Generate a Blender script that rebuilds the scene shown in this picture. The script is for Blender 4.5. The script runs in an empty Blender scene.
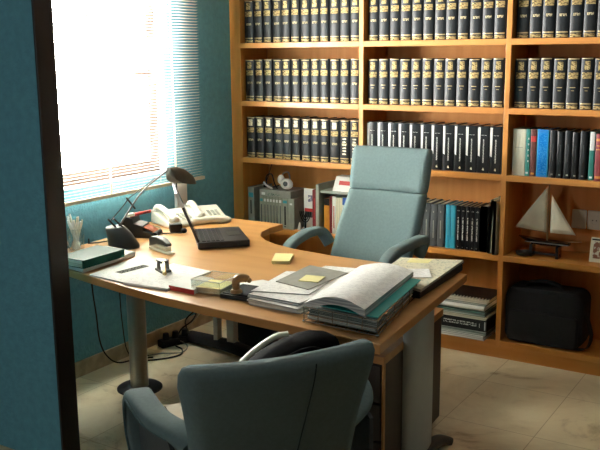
import bpy, bmesh, math, random
from mathutils import Vector, Matrix
random.seed(7)
S = bpy.context.scene
COL = S.collection
PI = math.pi

# ------------------------------------------------------------------ materials
MATS = {}
def nm(name):
    m = bpy.data.materials.new(name); m.use_nodes = True
    n = m.node_tree.nodes; l = m.node_tree.links
    return m, n, l, n['Principled BSDF']
def mat(name, col, rough=.5, metal=0., var=.0, scale=20., bump=0., bscale=80., trans=0., spec=.5, coat=0., stretch=(1, 1, 1), col2=None, bdist=.002):
    """principled material with procedural noise colour variation and bump"""
    if name in MATS: return MATS[name]
    m, n, l, b = nm(name)
    b.inputs['Roughness'].default_value = rough; b.inputs['Metallic'].default_value = metal
    b.inputs['Specular IOR Level'].default_value = spec
    b.inputs['Transmission Weight'].default_value = trans
    b.inputs['Coat Weight'].default_value = coat
    tc = n.new('ShaderNodeTexCoord'); mp = n.new('ShaderNodeMapping'); mp.inputs['Scale'].default_value = stretch
    l.new(tc.outputs['Object'], mp.inputs['Vector'])
    nz = n.new('ShaderNodeTexNoise'); nz.inputs['Scale'].default_value = scale; nz.inputs['Detail'].default_value = 4
    l.new(mp.outputs['Vector'], nz.inputs['Vector'])
    mx = n.new('ShaderNodeMix'); mx.data_type = 'RGBA'
    c2 = col2 if col2 else tuple(max(0, c * (1 - var)) for c in col)
    mx.inputs[6].default_value = (*col, 1); mx.inputs[7].default_value = (*c2, 1)
    rp = n.new('ShaderNodeMapRange'); rp.inputs[1].default_value = .35; rp.inputs[2].default_value = .65
    l.new(nz.outputs['Fac'], rp.inputs[0]); l.new(rp.outputs[0], mx.inputs[0])
    l.new(mx.outputs[2], b.inputs['Base Color'])
    if bump:
        bz = n.new('ShaderNodeTexNoise'); bz.inputs['Scale'].default_value = bscale; bz.inputs['Detail'].default_value = 3
        l.new(mp.outputs['Vector'], bz.inputs['Vector'])
        bp = n.new('ShaderNodeBump'); bp.inputs['Strength'].default_value = bump; bp.inputs['Distance'].default_value = bdist
        l.new(bz.outputs['Fac'], bp.inputs['Height']); l.new(bp.outputs['Normal'], b.inputs['Normal'])
    MATS[name] = m
    return m
def wood(name, c1, c2, axis, rough=.42, coat=.12):
    st = {'x': (1.2, 22, 22), 'z': (22, 22, 1.2), 'y': (22, 1.2, 22)}[axis]
    m = mat(name, c1, rough, 0, 0, 1.0, .03, 3, stretch=st, col2=c2, coat=coat)
    return m
def lettering(name, ink, ground, scale=260., thr=.5, rough=.45, metal=0., stretch=(1, 1, 1)):
    """fine broken marks of ink on a ground: small unreadable print"""
    if name in MATS: return MATS[name]
    m, n, l, b = nm(name)
    b.inputs['Roughness'].default_value = rough; b.inputs['Metallic'].default_value = metal; b.inputs['Specular IOR Level'].default_value = 0
    tc = n.new('ShaderNodeTexCoord'); mp = n.new('ShaderNodeMapping'); mp.inputs['Scale'].default_value = stretch
    l.new(tc.outputs['Object'], mp.inputs['Vector'])
    nz = n.new('ShaderNodeTexNoise'); nz.inputs['Scale'].default_value = scale; nz.inputs['Detail'].default_value = 1
    l.new(mp.outputs['Vector'], nz.inputs['Vector'])
    rp = n.new('ShaderNodeMapRange'); rp.inputs[1].default_value = thr - .04; rp.inputs[2].default_value = thr + .04
    l.new(nz.outputs['Fac'], rp.inputs[0])
    mx = n.new('ShaderNodeMix'); mx.data_type = 'RGBA'
    mx.inputs[6].default_value = (*ground, 1); mx.inputs[7].default_value = (*ink, 1)
    l.new(rp.outputs[0], mx.inputs[0]); l.new(mx.outputs[2], b.inputs['Base Color'])
    MATS[name] = m
    return m
def page(name, paper, ink, pitch=.011, axis='y', density=.5, margin=None):
    """lines of small print on paper, in object space"""
    if name in MATS: return MATS[name]
    m, n, l, b = nm(name); b.inputs['Roughness'].default_value = .8; b.inputs['Specular IOR Level'].default_value = 0
    tc = n.new('ShaderNodeTexCoord'); sp = n.new('ShaderNodeSeparateXYZ'); l.new(tc.outputs['Object'], sp.inputs[0])
    a = sp.outputs[{'x': 0, 'y': 1, 'z': 2}[axis]]
    mu = n.new('ShaderNodeMath'); mu.operation = 'MULTIPLY'; mu.inputs[1].default_value = 1 / pitch; l.new(a, mu.inputs[0])
    fr = n.new('ShaderNodeMath'); fr.operation = 'FRACT'; l.new(mu.outputs[0], fr.inputs[0])
    gt = n.new('ShaderNodeMath'); gt.operation = 'LESS_THAN'; gt.inputs[1].default_value = .38; l.new(fr.outputs[0], gt.inputs[0])
    nz = n.new('ShaderNodeTexNoise'); nz.inputs['Scale'].default_value = 60; nz.inputs['Detail'].default_value = 2; l.new(tc.outputs['Object'], nz.inputs['Vector'])
    g2 = n.new('ShaderNodeMath'); g2.operation = 'GREATER_THAN'; g2.inputs[1].default_value = 1 - density; l.new(nz.outputs['Fac'], g2.inputs[0])
    an = n.new('ShaderNodeMath'); an.operation = 'MULTIPLY'; l.new(gt.outputs[0], an.inputs[0]); l.new(g2.outputs[0], an.inputs[1])
    mx = n.new('ShaderNodeMix'); mx.data_type = 'RGBA'; mx.inputs[6].default_value = (*paper, 1); mx.inputs[7].default_value = (*ink, 1)
    l.new(an.outputs[0], mx.inputs[0]); l.new(mx.outputs[2], b.inputs['Base Color'])
    MATS[name] = m
    return m
def sheets(name, c1, c2, pitch=.004):
    """edges of stacked sheets: thin horizontal layers"""
    if name in MATS: return MATS[name]
    m, n, l, b = nm(name); b.inputs['Roughness'].default_value = .8
    tc = n.new('ShaderNodeTexCoord'); mp = n.new('ShaderNodeMapping'); mp.inputs['Scale'].default_value = (3, 3, 1 / pitch)
    l.new(tc.outputs['Object'], mp.inputs['Vector'])
    nz = n.new('ShaderNodeTexNoise'); nz.inputs['Scale'].default_value = 1; nz.inputs['Detail'].default_value = 1; l.new(mp.outputs['Vector'], nz.inputs['Vector'])
    mx = n.new('ShaderNodeMix'); mx.data_type = 'RGBA'; mx.inputs[6].default_value = (*c1, 1); mx.inputs[7].default_value = (*c2, 1)
    rp = n.new('ShaderNodeMapRange'); rp.inputs[1].default_value = .4; rp.inputs[2].default_value = .6
    l.new(nz.outputs['Fac'], rp.inputs[0]); l.new(rp.outputs[0], mx.inputs[0]); l.new(mx.outputs[2], b.inputs['Base Color'])
    MATS[name] = m
    return m
def tiles(name):
    m, n, l, b = nm(name); b.inputs['Roughness'].default_value = .38
    tc = n.new('ShaderNodeTexCoord'); mp = n.new('ShaderNodeMapping'); mp.inputs['Location'].default_value = (-1.70, .84, 0)
    mp.inputs['Rotation'].default_value = (0, 0, 0)
    l.new(tc.outputs['Object'], mp.inputs['Vector'])
    br = n.new('ShaderNodeTexBrick'); br.offset = 0; br.inputs['Scale'].default_value = 1
    br.inputs['Brick Width'].default_value = .4; br.inputs['Row Height'].default_value = .5; br.inputs['Mortar Size'].default_value = .0022
    br.inputs['Mortar Smooth'].default_value = .3; br.inputs['Bias'].default_value = 0
    br.inputs['Color1'].default_value = (1, 1, 1, 1); br.inputs['Color2'].default_value = (.86, .86, .84, 1); br.inputs['Mortar'].default_value = (.62, .55, .45, 1)
    l.new(mp.outputs['Vector'], br.inputs['Vector'])
    nz = n.new('ShaderNodeTexNoise'); nz.inputs['Scale'].default_value = 2.6; nz.inputs['Detail'].default_value = 8; nz.inputs['Roughness'].default_value = .68; nz.inputs['Distortion'].default_value = 1.2
    l.new(tc.outputs['Object'], nz.inputs['Vector'])
    cr = n.new('ShaderNodeValToRGB'); e = cr.color_ramp.elements
    e[0].position = .30; e[0].color = (.38, .26, .12, 1); e[1].position = .62; e[1].color = (.85, .74, .50, 1)
    k = e.new(.44); k.color = (.75, .63, .40, 1)
    l.new(nz.outputs['Fac'], cr.inputs[0])
    mx = n.new('ShaderNodeMix'); mx.data_type = 'RGBA'; mx.blend_type = 'MULTIPLY'; mx.inputs[0].default_value = 1
    l.new(cr.outputs[0], mx.inputs[6]); l.new(br.outputs['Color'], mx.inputs[7]); l.new(mx.outputs[2], b.inputs['Base Color'])
    return m

TEAL = mat('teal_stucco', (.115, .335, .42), .85, 0, .14, 30, 1.0, 70, bdist=.006)
WHITE_WALL = mat('white_plaster', (.75, .75, .72), .9, 0, .05, 20, .2, 60)
W1, W2 = (.64, .285, .060), (.56, .22, .038)
BEECH_X = wood('beech_along', W1, W2, 'x'); BEECH_Z = wood('beech_upright', W1, W2, 'z')
BEECH_BACK = wood('beech_back_board', (.66, .29, .065), (.58, .235, .045), 'z', .6, 0)
DESK_WOOD = wood('desk_beech', (.54, .285, .10), (.485, .245, .08), 'x', .38, .1)
DESK_EDGE = wood('desk_edge', (.52, .25, .07), (.46, .20, .05), 'x', .4, .1)
CEILP = mat('pale_ceiling_plaster', (.42, .42, .40), .9, 0, .05, 20, .2, 60)
DIMWALL = mat('bounce_damping_wall', (.05, .032, .022), .6, 0, .3, 3, stretch=(12, 12, 1))  # dark finish given to the unseen walls to cut bounce light
FLOOR = tiles('marble_tiles')
BASEB = mat('marble_skirting', (.50, .42, .28), .4, 0, .35, 14)
TEALFAB = mat('teal_upholstery', (.135, .20, .207), .88, 0, .10, 90, .35, 500, bdist=.001)
TEALFAB2 = mat('teal_piping', (.085, .15, .16), .9, 0, .1, 90)
BLACKP = mat('black_plastic', (.010, .010, .011), .45, 0, .3, 30, spec=.35)
DARKP = mat('charcoal_plastic', (.028, .030, .027), .36, 0, .2, 30)
OLIVE = mat('olive_grey_plastic', (.055, .057, .045), .4, 0, .2, 30)
BLACKCLOTH = mat('black_nylon', (.006, .006, .007), .9, 0, .4, 40, .5, 300, bdist=.001)
BLACKLEATHER = mat('black_leather', (.002, .002, .0025), .7, 0, .4, 25, .25, 60, bdist=.003, spec=.03)
CREAM = mat('cream_plastic', (.62, .60, .47), .4, 0, .06, 20)
PHONEW = mat('ivory_phone_plastic', (.66, .66, .58), .35, 0, .05, 20)
WHITEP = mat('white_plastic', (.75, .75, .72), .35, 0, .03, 20)
GREYP = mat('grey_card', (.33, .33, .29), .7, 0, .12, 30, spec=.05)
GREYP2 = mat('grey_green_plastic', (.34, .38, .33), .5, 0, .1, 20)
PAPER = mat('white_paper', (.78, .78, .745), .85, 0, .03, 12, spec=0)
PAPERC = mat('cream_paper', (.70, .66, .50), .85, 0, .06, 18)
YELLOW = mat('yellow_note_paper', (.78, .72, .33), .8, 0, .05, 30)
PRINT = page('printed_sheet', (.80, .80, .77), (.60, .60, .59), .010, 'y', .47)
PRINTX = page('printed_sheet_fine', (.80, .80, .77), (.60, .60, .59), .007, 'y', .5)
HAND = lettering('handwritten_page', (.42, .42, .34), (.64, .61, .46), 110, .60, .85)
EDGE = sheets('sheet_edges', (.72, .72, .68), (.30, .32, .32), .006)
EDGEF = sheets('fine_sheet_edges', (.66, .63, .52), (.42, .39, .30), .003)
EDGEG = sheets('green_grey_sheet_edges', (.42, .46, .42), (.06, .10, .09), .005)
NAVY = mat('blue_black_leatherette', (.009, .012, .014), .42, 0, .4, 60, .1, 200, spec=.35)
GILT = lettering('gilt_ornament', (.085, .065, .035), (.46, .35, .16), 150, .53, .38, .15)
GILTB = lettering('gilt_title_band', (.10, .08, .045), (.44, .32, .14), 150, .52, .38, .15, (.5, 1, 1.6))
GILTL = mat('gilt_line', (.48, .36, .17), .35, .15, .3, 150)
GILTT = lettering('gilt_numbers', (.60, .50, .30), (.03, .035, .035), 240, .46, .4)
PALE = lettering('pale_label', (.22, .18, .10), (.78, .72, .55), 150, .58, .45)
BINDBLK = mat('glossy_black_spine', (.006, .007, .008), .28, 0, .2, 40, spec=.4)
SPINETXT = lettering('white_spine_text', (.60, .60, .55), (.02, .02, .02), 300, .45, .4)
METAL = mat('brushed_metal', (.46, .45, .41), .33, .75, .1, 60, stretch=(1, 1, .1))
PANELM = mat('grey_lacquered_metal', (.42, .47, .47), .38, .25, .05, 30)
LEGBEIGE = mat('grey_beige_lacquer', (.40, .39, .33), .45, 0, .08, 30)
CHROME = mat('chrome_wire', (.55, .55, .52), .25, .9, .1, 30)
BRASS = mat('brass', (.55, .42, .18), .3, .8, .2, 60)
DARKWOOD = mat('dark_brown_board', (.045, .028, .018), .5, 0, .3, 6, stretch=(8, 8, 1))
STAMPW = mat('stamp_wood', (.36, .20, .07), .4, 0, .3, 20, coat=.2, stretch=(1, 1, .3))
RED = mat('red_card', (.52, .03, .025), .5, 0, .1, 30)
DKRED = mat('dark_red_cloth', (.22, .015, .02), .5, 0, .2, 60)
BROWNRED = mat('brown_red_leather', (.13, .035, .025), .5, 0, .3, 60)
GREENB = mat('green_book_cloth', (.010, .062, .042), .45, 0, .15, 60, spec=.05)
TEALP = mat('turquoise_card', (.03, .42, .40), .5, 0, .08, 30)
TEALB = mat('teal_green_cloth', (.02, .20, .17), .5, 0, .1, 30)
CYAN = mat('cyan_cloth', (.02, .30, .44), .5, 0, .08, 30)
BLUE = mat('bright_blue_cloth', (.01, .22, .62), .45, 0, .08, 30)
BLUETXT = lettering('blue_cover_print', (.06, .32, .70), (.01, .20, .60), 160, .58, .45)
ROYAL = mat('royal_blue_cloth', (.015, .08, .36), .45, 0, .1, 30)
ORANGE = mat('orange_ochre_cloth', (.56, .24, .02), .5, 0, .1, 30)
ORANGEC = mat('orange_red_card', (.42, .08, .02), .5, 0, .1, 30)
BOXGREY = mat('grey_library_board', (.33, .35, .28), .65, 0, .15, 20)
BLUELAB = mat('turquoise_label', (.05, .34, .42), .6, 0, .1, 20)
SLATE = mat('slate_grey_cloth', (.075, .085, .09), .55, 0, .15, 30)
SAIL = mat('sailcloth', (.80, .73, .55), .9, 0, .12, 10, .2, 40)
HULL = mat('dark_varnished_hull', (.012, .010, .012), .25, 0, .2, 20, coat=.5)
SOCKET = mat('grey_white_socket_plastic', (.68, .70, .60), .4, 0, .04, 20)
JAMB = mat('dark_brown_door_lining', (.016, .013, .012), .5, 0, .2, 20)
FRAMEB = mat('dark_brown_window_frame', (.11, .06, .04), .5, 0, .2, 20)
LAPTOP = mat('laptop_black', (.016, .016, .019), .42, 0, .25, 40)
LAPKEY = mat('laptop_keys', (.010, .010, .012), .5, 0, .25, 40)
LAPLIT = mat('laptop_lit_edge', (.55, .55, .55), .3, .5, .05, 40)  # light on the lid edge, put into the colour
CARDBOARD = mat('printed_cream_board', (.60, .52, .36), .7, 0, .1, 20)
CARDPRINT = lettering('brown_box_print', (.28, .13, .05), (.56, .46, .28), 40, .50, .7)
BROWNBOX = mat('brown_board', (.10, .055, .03), .7, 0, .2, 20)

def glass(name, rough=0.0, tint=(1, 1, 1), mixf=.9):
    m, n, l, b = nm(name)
    tr = n.new('ShaderNodeBsdfTransparent'); tr.inputs[0].default_value = (*tint, 1)
    gl = n.new('ShaderNodeBsdfGlossy'); gl.inputs['Roughness'].default_value = .05
    ms = n.new('ShaderNodeMixShader'); ms.inputs[0].default_value = 1 - mixf
    l.new(tr.outputs[0], ms.inputs[1]); l.new(gl.outputs[0], ms.inputs[2])
    l.new(ms.outputs[0], n['Material Output'].inputs[0])
    return m
PANE = glass('window_glass', mixf=.94)
ACRYL = glass('clear_acrylic', tint=(.93, .95, .94), mixf=.86)
def slat_mat():
    m, n, l, b = nm('white_blind_slats')
    d = n.new('ShaderNodeBsdfDiffuse'); d.inputs[0].default_value = (.80, .79, .73, 1)
    t = n.new('ShaderNodeBsdfTranslucent'); t.inputs[0].default_value = (.80, .78, .70, 1)
    nz = n.new('ShaderNodeTexNoise'); nz.inputs['Scale'].default_value = 4
    ms = n.new('ShaderNodeMixShader'); ms.inputs[0].default_value = .45
    l.new(d.outputs[0], ms.inputs[1]); l.new(t.outputs[0], ms.inputs[2]); l.new(ms.outputs[0], n['Material Output'].inputs[0])
    return m
SLATM = slat_mat()

# ------------------------------------------------------------------ mesh builder
class MB:
    def __init__(s): s.v = []; s.f = []; s.mi = []; s.mats = []
    def m(s, mt):
        if mt not in s.mats: s.mats.append(mt)
        return s.mats.index(mt)
    def add(s, vs, fs, mt):
        o = len(s.v); k = s.m(mt)
        s.v += [Vector(p) for p in vs]
        for f in fs: s.f.append([i + o for i in f]); s.mi.append(k)
        return s
    def box(s, x0, x1, y0, y1, z0, z1, mt, M=None, top=None, front=None):
        vs = [Vector(p) for p in ((x0, y0, z0), (x1, y0, z0), (x1, y1, z0), (x0, y1, z0), (x0, y0, z1), (x1, y0, z1), (x1, y1, z1), (x0, y1, z1))]
        if M: vs = [M @ p for p in vs]
        o = len(s.v); s.v += vs
        for f, mm in (((3, 2, 1, 0), mt), ((4, 5, 6, 7), top or mt), ((0, 1, 5, 4), front or mt), ((1, 2, 6, 5), mt), ((2, 3, 7, 6), mt), ((3, 0, 4, 7), mt)):
            s.f.append([i + o for i in f]); s.mi.append(s.m(mm))
        return s
    def prism(s, poly, z0, z1, mt, top=None, M=None):
        n = len(poly)
        vs = [Vector((p[0], p[1], z0)) for p in poly] + [Vector((p[0], p[1], z1)) for p in poly]
        if M: vs = [M @ p for p in vs]
        o = len(s.v); s.v += vs
        s.f.append([o + i for i in reversed(range(n))]); s.mi.append(s.m(mt))
        s.f.append([o + n + i for i in range(n)]); s.mi.append(s.m(top or mt))
        for i in range(n):
            j = (i + 1) % n
            s.f.append([o + i, o + j, o + n + j, o + n + i]); s.mi.append(s.m(mt))
        return s
    def loft(s, rings, mt, caps=True, closed=True):
        n = len(rings[0]); o = len(s.v)
        for r in rings: s.v += [Vector(p) for p in r]
        k = s.m(mt)
        for a in range(len(rings) - 1):
            for i in range(n if closed else n - 1):
                j = (i + 1) % n
                s.f.append([o + a * n + i, o + a * n + j, o + (a + 1) * n + j, o + (a + 1) * n + i]); s.mi.append(k)
        if caps:
            s.f.append([o + i for i in reversed(range(n))]); s.mi.append(k)
            e = o + (len(rings) - 1) * n
            s.f.append([e + i for i in range(n)]); s.mi.append(k)
        return s
    def cyl(s, p0, p1, r0, mt, r1=None, n=20, caps=True):
        p0, p1 = Vector(p0), Vector(p1); r1 = r0 if r1 is None else r1
        d = (p1 - p0).normalized(); u = d.orthogonal().normalized(); w = d.cross(u)
        rg = [[p + (u * math.cos(a) + w * math.sin(a)) * r for a in [2 * PI * i / n for i in range(n)]] for p, r in ((p0, r0), (p1, r1))]
        return s.loft(rg, mt, caps)
    def lathe(s, prof, c, mt, n=28):
        rg = [[(c[0] + r * math.cos(2 * PI * i / n), c[1] + r * math.sin(2 * PI * i / n), c[2] + z) for i in range(n)] for r, z in prof]
        return s.loft(rg, mt)
    def tube(s, pts, r, mt, n=8, flat=None, up=None, smooth=True):
        """sweep a round (or flat=(halfwidth, halfheight)) section along the points"""
        P = [Vector(p) for p in pts]
        if smooth and len(P) > 2: P = spline(P)
        rg = []
        for i, p in enumerate(P):
            d = (P[min(i + 1, len(P) - 1)] - P[max(i - 1, 0)]).normalized()
            if up is not None: u = Vector(up).normalized()
            else:
                if i == 0: u = d.orthogonal().normalized()
                else: u = (pu - d * pu.dot(d)).normalized()
            u = (u - d * u.dot(d)).normalized(); pu = u
            w = d.cross(u)
            ri = r(i / (len(P) - 1)) if callable(r) else r
            if flat:
                a, b = flat; k = ri
                ring = []
                for j in range(16):
                    t = 2 * PI * j / 16; c, sn = math.cos(t), math.sin(t)
                    e = .55
                    ring.append(p + u * (a * k * math.copysign(abs(c) ** e, c)) + w * (b * k * math.copysign(abs(sn) ** e, sn)))
            else: ring = [p + (u * math.cos(2 * PI * j / n) + w * math.sin(2 * PI * j / n)) * ri for j in range(n)]
            rg.append(ring)
        return s.loft(rg, mt)
    def ball(s, c, r, mt, n=16):
        rx, ry, rz = (r, r, r) if not isinstance(r, tuple) else r
        k = n // 2
        rg = [[(c[0] + rx * math.sin(PI * a / k) * math.cos(2 * PI * i / n), c[1] + ry * math.sin(PI * a / k) * math.sin(2 * PI * i / n), c[2] - rz * math.cos(PI * a / k)) for i in range(n)] for a in range(1, k)]
        return s.loft(rg, mt)
    def build(s, name, parent=None, smooth=False, bevel=0., origin=None, sub=0, seg=2, angle=40):
        me = bpy.data.meshes.new(name)
        M = Matrix.Identity(4)
        if parent is not None:
            p = parent; chain = []
            while p is not None: chain.append(p); p = p.parent
            for p in reversed(chain): M = M @ Matrix.LocRotScale(p.location, p.rotation_euler, None)
            vs = [M.inverted() @ v for v in s.v]
        else:
            o = Vector(origin) if origin is not None else Vector(((min(v.x for v in s.v) + max(v.x for v in s.v)) / 2, (min(v.y for v in s.v) + max(v.y for v in s.v)) / 2, min(v.z for v in s.v)))
            vs = [v - o for v in s.v]
        me.from_pydata([tuple(v) for v in vs], [], s.f)
        for mt in s.mats: me.materials.append(mt)
        me.polygons.foreach_set('material_index', s.mi)
        bm = bmesh.new(); bm.from_mesh(me); bmesh.ops.recalc_face_normals(bm, faces=bm.faces); bm.to_mesh(me); bm.free()
        if smooth:
            me.polygons.foreach_set('use_smooth', [True] * len(me.polygons))
            if not sub: me.set_sharp_from_angle(angle=math.radians(angle))
        ob = bpy.data.objects.new(name, me); COL.objects.link(ob)
        if parent is not None: ob.parent = parent
        else: ob.location = o
        if bevel:
            b = ob.modifiers.new('bevel', 'BEVEL'); b.width = bevel; b.segments = seg; b.limit_method = 'ANGLE'; b.angle_limit = math.radians(35)
        if sub:
            b = ob.modifiers.new('sub', 'SUBSURF'); b.levels = sub; b.render_levels = sub
        return ob
def spline(P, k=6):
    out = []
    for i in range(len(P) - 1):
        a, b, c, d = P[max(i - 1, 0)], P[i], P[i + 1], P[min(i + 2, len(P) - 1)]
        for j in range(k):
            t = j / k
            out.append(.5 * ((2 * b) + (c - a) * t + (2 * a - 5 * b + 4 * c - d) * t * t + (3 * b - a - 3 * c + d) * t ** 3))
    out.append(P[-1]); return out
def tag(o, label, cat, group=None):
    o['label'] = label; o['category'] = cat
    if group: o['group'] = group
    return o
def thing(name, label, cat, loc=(0, 0, 0), rz=0., group=None):
    o = bpy.data.objects.new(name, None); COL.objects.link(o); o.location = loc; o.rotation_euler = (0, 0, rz); o.empty_display_size = .05
    return tag(o, label, cat, group)
def struct(o): o['kind'] = 'structure'; return o
def copy_thing(src, loc, label, rz=None):
    r = src.copy(); COL.objects.link(r); r.location = loc; r['label'] = label
    if rz is not None: r.rotation_euler = (0, 0, rz)
    for ch in list(src.children):
        c = ch.copy(); COL.objects.link(c); c.parent = r
        for g in list(ch.children):
            d = g.copy(); COL.objects.link(d); d.parent = c
    return r
ORD = 'first second third fourth fifth sixth seventh eighth ninth tenth eleventh twelfth'.split()

# ------------------------------------------------------------------ room shell
XW, YB = -.085, .31
XR, YF, ZC = 4.3, -5.6, 2.65
struct(MB().box(XW - .2, XR + .15, YF - .15, YB + .15, -.1, 0, FLOOR).build('floor', origin=(0, 0, 0)))
struct(MB().box(XW - .2, XR + .15, YF - .15, YB + .15, ZC, ZC + .1, CEILP).build('ceiling'))
struct(MB().box(XW - .2, XR + .15, YB, YB + .15, 0, ZC, TEAL).build('wall_back'))
WY0, WY1, WZ0, WZ1 = -1.60, -.60, .96, 2.25
w = MB()
w.box(XW - .2, XW, YF, WY0, 0, ZC, TEAL); w.box(XW - .2, XW, WY1, YB, 0, ZC, TEAL)
w.box(XW - .2, XW, WY0, WY1, 0, WZ0, TEAL); w.box(XW - .2, XW, WY0, WY1, WZ1, ZC, TEAL)
struct(w.build('wall_left'))
struct(MB().box(XR, XR + .15, YF, YB, 0, ZC, DIMWALL).build('wall_right'))
# wall behind the photographer, with an added opening that lets fill light into the room
BX0, BX1, BZ0, BZ1 = .39, .71, 1.30, 1.63
w = MB()
w.box(XW - .2, BX0, YF - .15, YF, 0, ZC, DIMWALL); w.box(BX1, XR + .15, YF - .15, YF, 0, ZC, DIMWALL)
w.box(BX0, BX1, YF - .15, YF, 0, BZ0, DIMWALL); w.box(BX0, BX1, YF - .15, YF, BZ1, ZC, DIMWALL)
struct(w.build('wall_rear'))
# short partition on the left, close to the photographer
struct(MB().box(XW, .60, -2.069, -1.999, 0, ZC, TEAL).build('wall_front', bevel=.006))
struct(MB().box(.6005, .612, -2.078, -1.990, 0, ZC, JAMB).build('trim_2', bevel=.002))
struct(MB().box(XW, XW + .012, -1.999, YB, 0, .081, BASEB).build('baseboard_left', bevel=.002))

# window_1: brown frame, casements and glass set back in the left wall
def window(name, x0, y0, y1, z0, z1, axis='x'):
    root = bpy.data.objects.new(name, None); COL.objects.link(root); root.location = (x0, (y0 + y1) / 2, z0); struct(root)
    fw, dp = .075, .05
    f = MB()
    f.box(x0, x0 + dp, y0, y0 + fw, z0, z1, FRAMEB); f.box(x0, x0 + dp, y1 - fw, y1, z0, z1, FRAMEB)
    f.box(x0, x0 + dp, y0 + fw, y1 - fw, z0, z0 + .07, FRAMEB); f.box(x0, x0 + dp, y0 + fw, y1 - fw, z1 - fw, z1, FRAMEB)
    f.build('window_frame', root, bevel=.004)
    c = (y0 + y1) / 2
    MB().box(x0 + .008, x0 + dp + .006, c - .006, c + .006, z0 + .07, z1 - fw, FRAMEB).build('mullion', root, bevel=.003)
    for a, b in ((y0 + fw, c - .006), (c + .006, y1 - fw)):
        MB().box(x0 + .022, x0 + .026, a, b, z0 + .07, z1 - fw, PANE).build('pane', root)
    return root
w1 = window('window_1', -.185, WY0, WY1, WZ0, WZ1)
hb = MB(); hb.box(-.135, -.115, -.79, -.62, 1.485, 1.515, FRAMEB); hb.box(-.135, -.115, -.69, -.64, 1.44, 1.56, FRAMEB); hb.build('window_handle', w1, bevel=.004)
root = bpy.data.objects.new('added_fill_opening', None); COL.objects.link(root); root.location = (.78, YF - .1, BZ0); struct(root)
f = MB()
for a in ((BX0, BX0 + .02), (BX1 - .02, BX1), (.54, .56)): f.box(a[0], a[1], YF - .11, YF - .06, BZ0, BZ1, FRAMEB)
f.box(BX0 + .02, BX1 - .02, YF - .11, YF - .06, BZ0, BZ0 + .02, FRAMEB); f.box(BX0 + .02, BX1 - .02, YF - .11, YF - .06, BZ1 - .02, BZ1, FRAMEB)
f.build('window_frame', root, bevel=.003)  # frame of the opening added behind the camera for fill light
# white surface conduit running down from the sill
MB().box(XW, XW + .025, -.549, -.462, .30, .885, WHITEP).build('trim_1', bevel=.003).__setitem__('kind', 'structure')

# pale plaster lining of the window recess
REVEAL = mat('pale_recess_plaster', (.46, .54, .60), .85, 0, .05, 20, .2, 60)
for i, b_ in enumerate(((XW - .135, XW + .0005, WY1 - .004, WY1, WZ0, WZ1), (XW - .135, XW + .004, WY0, WY1 - .004, WZ0, WZ0 + .006))):
    struct(MB().box(*b_, REVEAL).build('trim_%d' % (i + 3)))
# venetian blind
bl = thing('venetian_blind', 'white horizontal slatted blind hanging over the bright window', 'blind', (-.02, -1.0, .895))
m = MB(); z = .925; ya, yb = -1.72, -.372
while z < 2.30:
    t = math.radians(14); c, s_ = .0095 * math.cos(t), .0095 * math.sin(t)
    m.add([(-.02 - c, ya, z - s_), (-.02 - c, yb, z - s_), (-.02, yb, z + .0012), (-.02, ya, z + .0012), (-.02 + c, yb, z + s_), (-.02 + c, ya, z + s_)], [(0, 1, 2, 3), (3, 2, 4, 5)], SLATM)
    z += .0155
m.build('slats', bl)
MB().box(-.033, -.007, ya, yb + .01, .895, .913, CREAM).build('bottom_rail', bl, bevel=.003)
MB().box(-.04, 0, ya, yb, 2.30, 2.34, WHITEP).build('head_rail', bl, bevel=.003)
for y in (-.615, -1.115, -1.62):
    MB().box(-.0095, -.0085, y - .007, y + .007, .913, 2.30, SLATM).build('ladder_tape', bl)
for y in (-.745,): MB().cyl((-.006, y, .93), (-.006, y, 2.30), .0013, WHITEP, n=6).build('lift_cord', bl)

# ------------------------------------------------------------------ bookcase
T, WB, D = .0267, .80, .28
ZS = [1.663, 1.322, .982, .5616, .10]; TS = .03
bays = [0, WB + T, 2 * (WB + T)]
bc = thing('bookcase', 'tall three-bay beech bookcase filling the back wall', 'bookcase', (1.2, .14, 0))
MB().box(-.018, 0, 0, D, 0, 2.40, BEECH_Z).build('side_panel', bc, bevel=.0015)
XE = bays[2] + WB
MB().box(XE, XE + T, 0, D, 0, 2.40, BEECH_Z).build('side_panel', bc, bevel=.0015)
MB().box(XW + .001, -.018, .012, .03, 0, 2.40, BEECH_Z).build('filler_strip', bc)
for x in (WB, 2 * WB + T): MB().box(x, x + T, 0, D, .065, 2.37, BEECH_Z).build('divider', bc, bevel=.0015)
MB().box(0, XE, D, D + .008, .0, 2.40, BEECH_BACK).build('back_panel', bc)
for x in bays:
    for z in ZS + [2.0]:
        MB().box(x, x + WB, .0 if z > .2 else 0, D, z - TS, z, BEECH_X).build('shelf', bc, bevel=.0015)
MB().box(0, XE, 0, D, 2.37, 2.40, BEECH_X).build('top_board', bc)
MB().box(0, XE, .012, .03, 0, .07, BEECH_X).build('plinth', bc)

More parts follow.
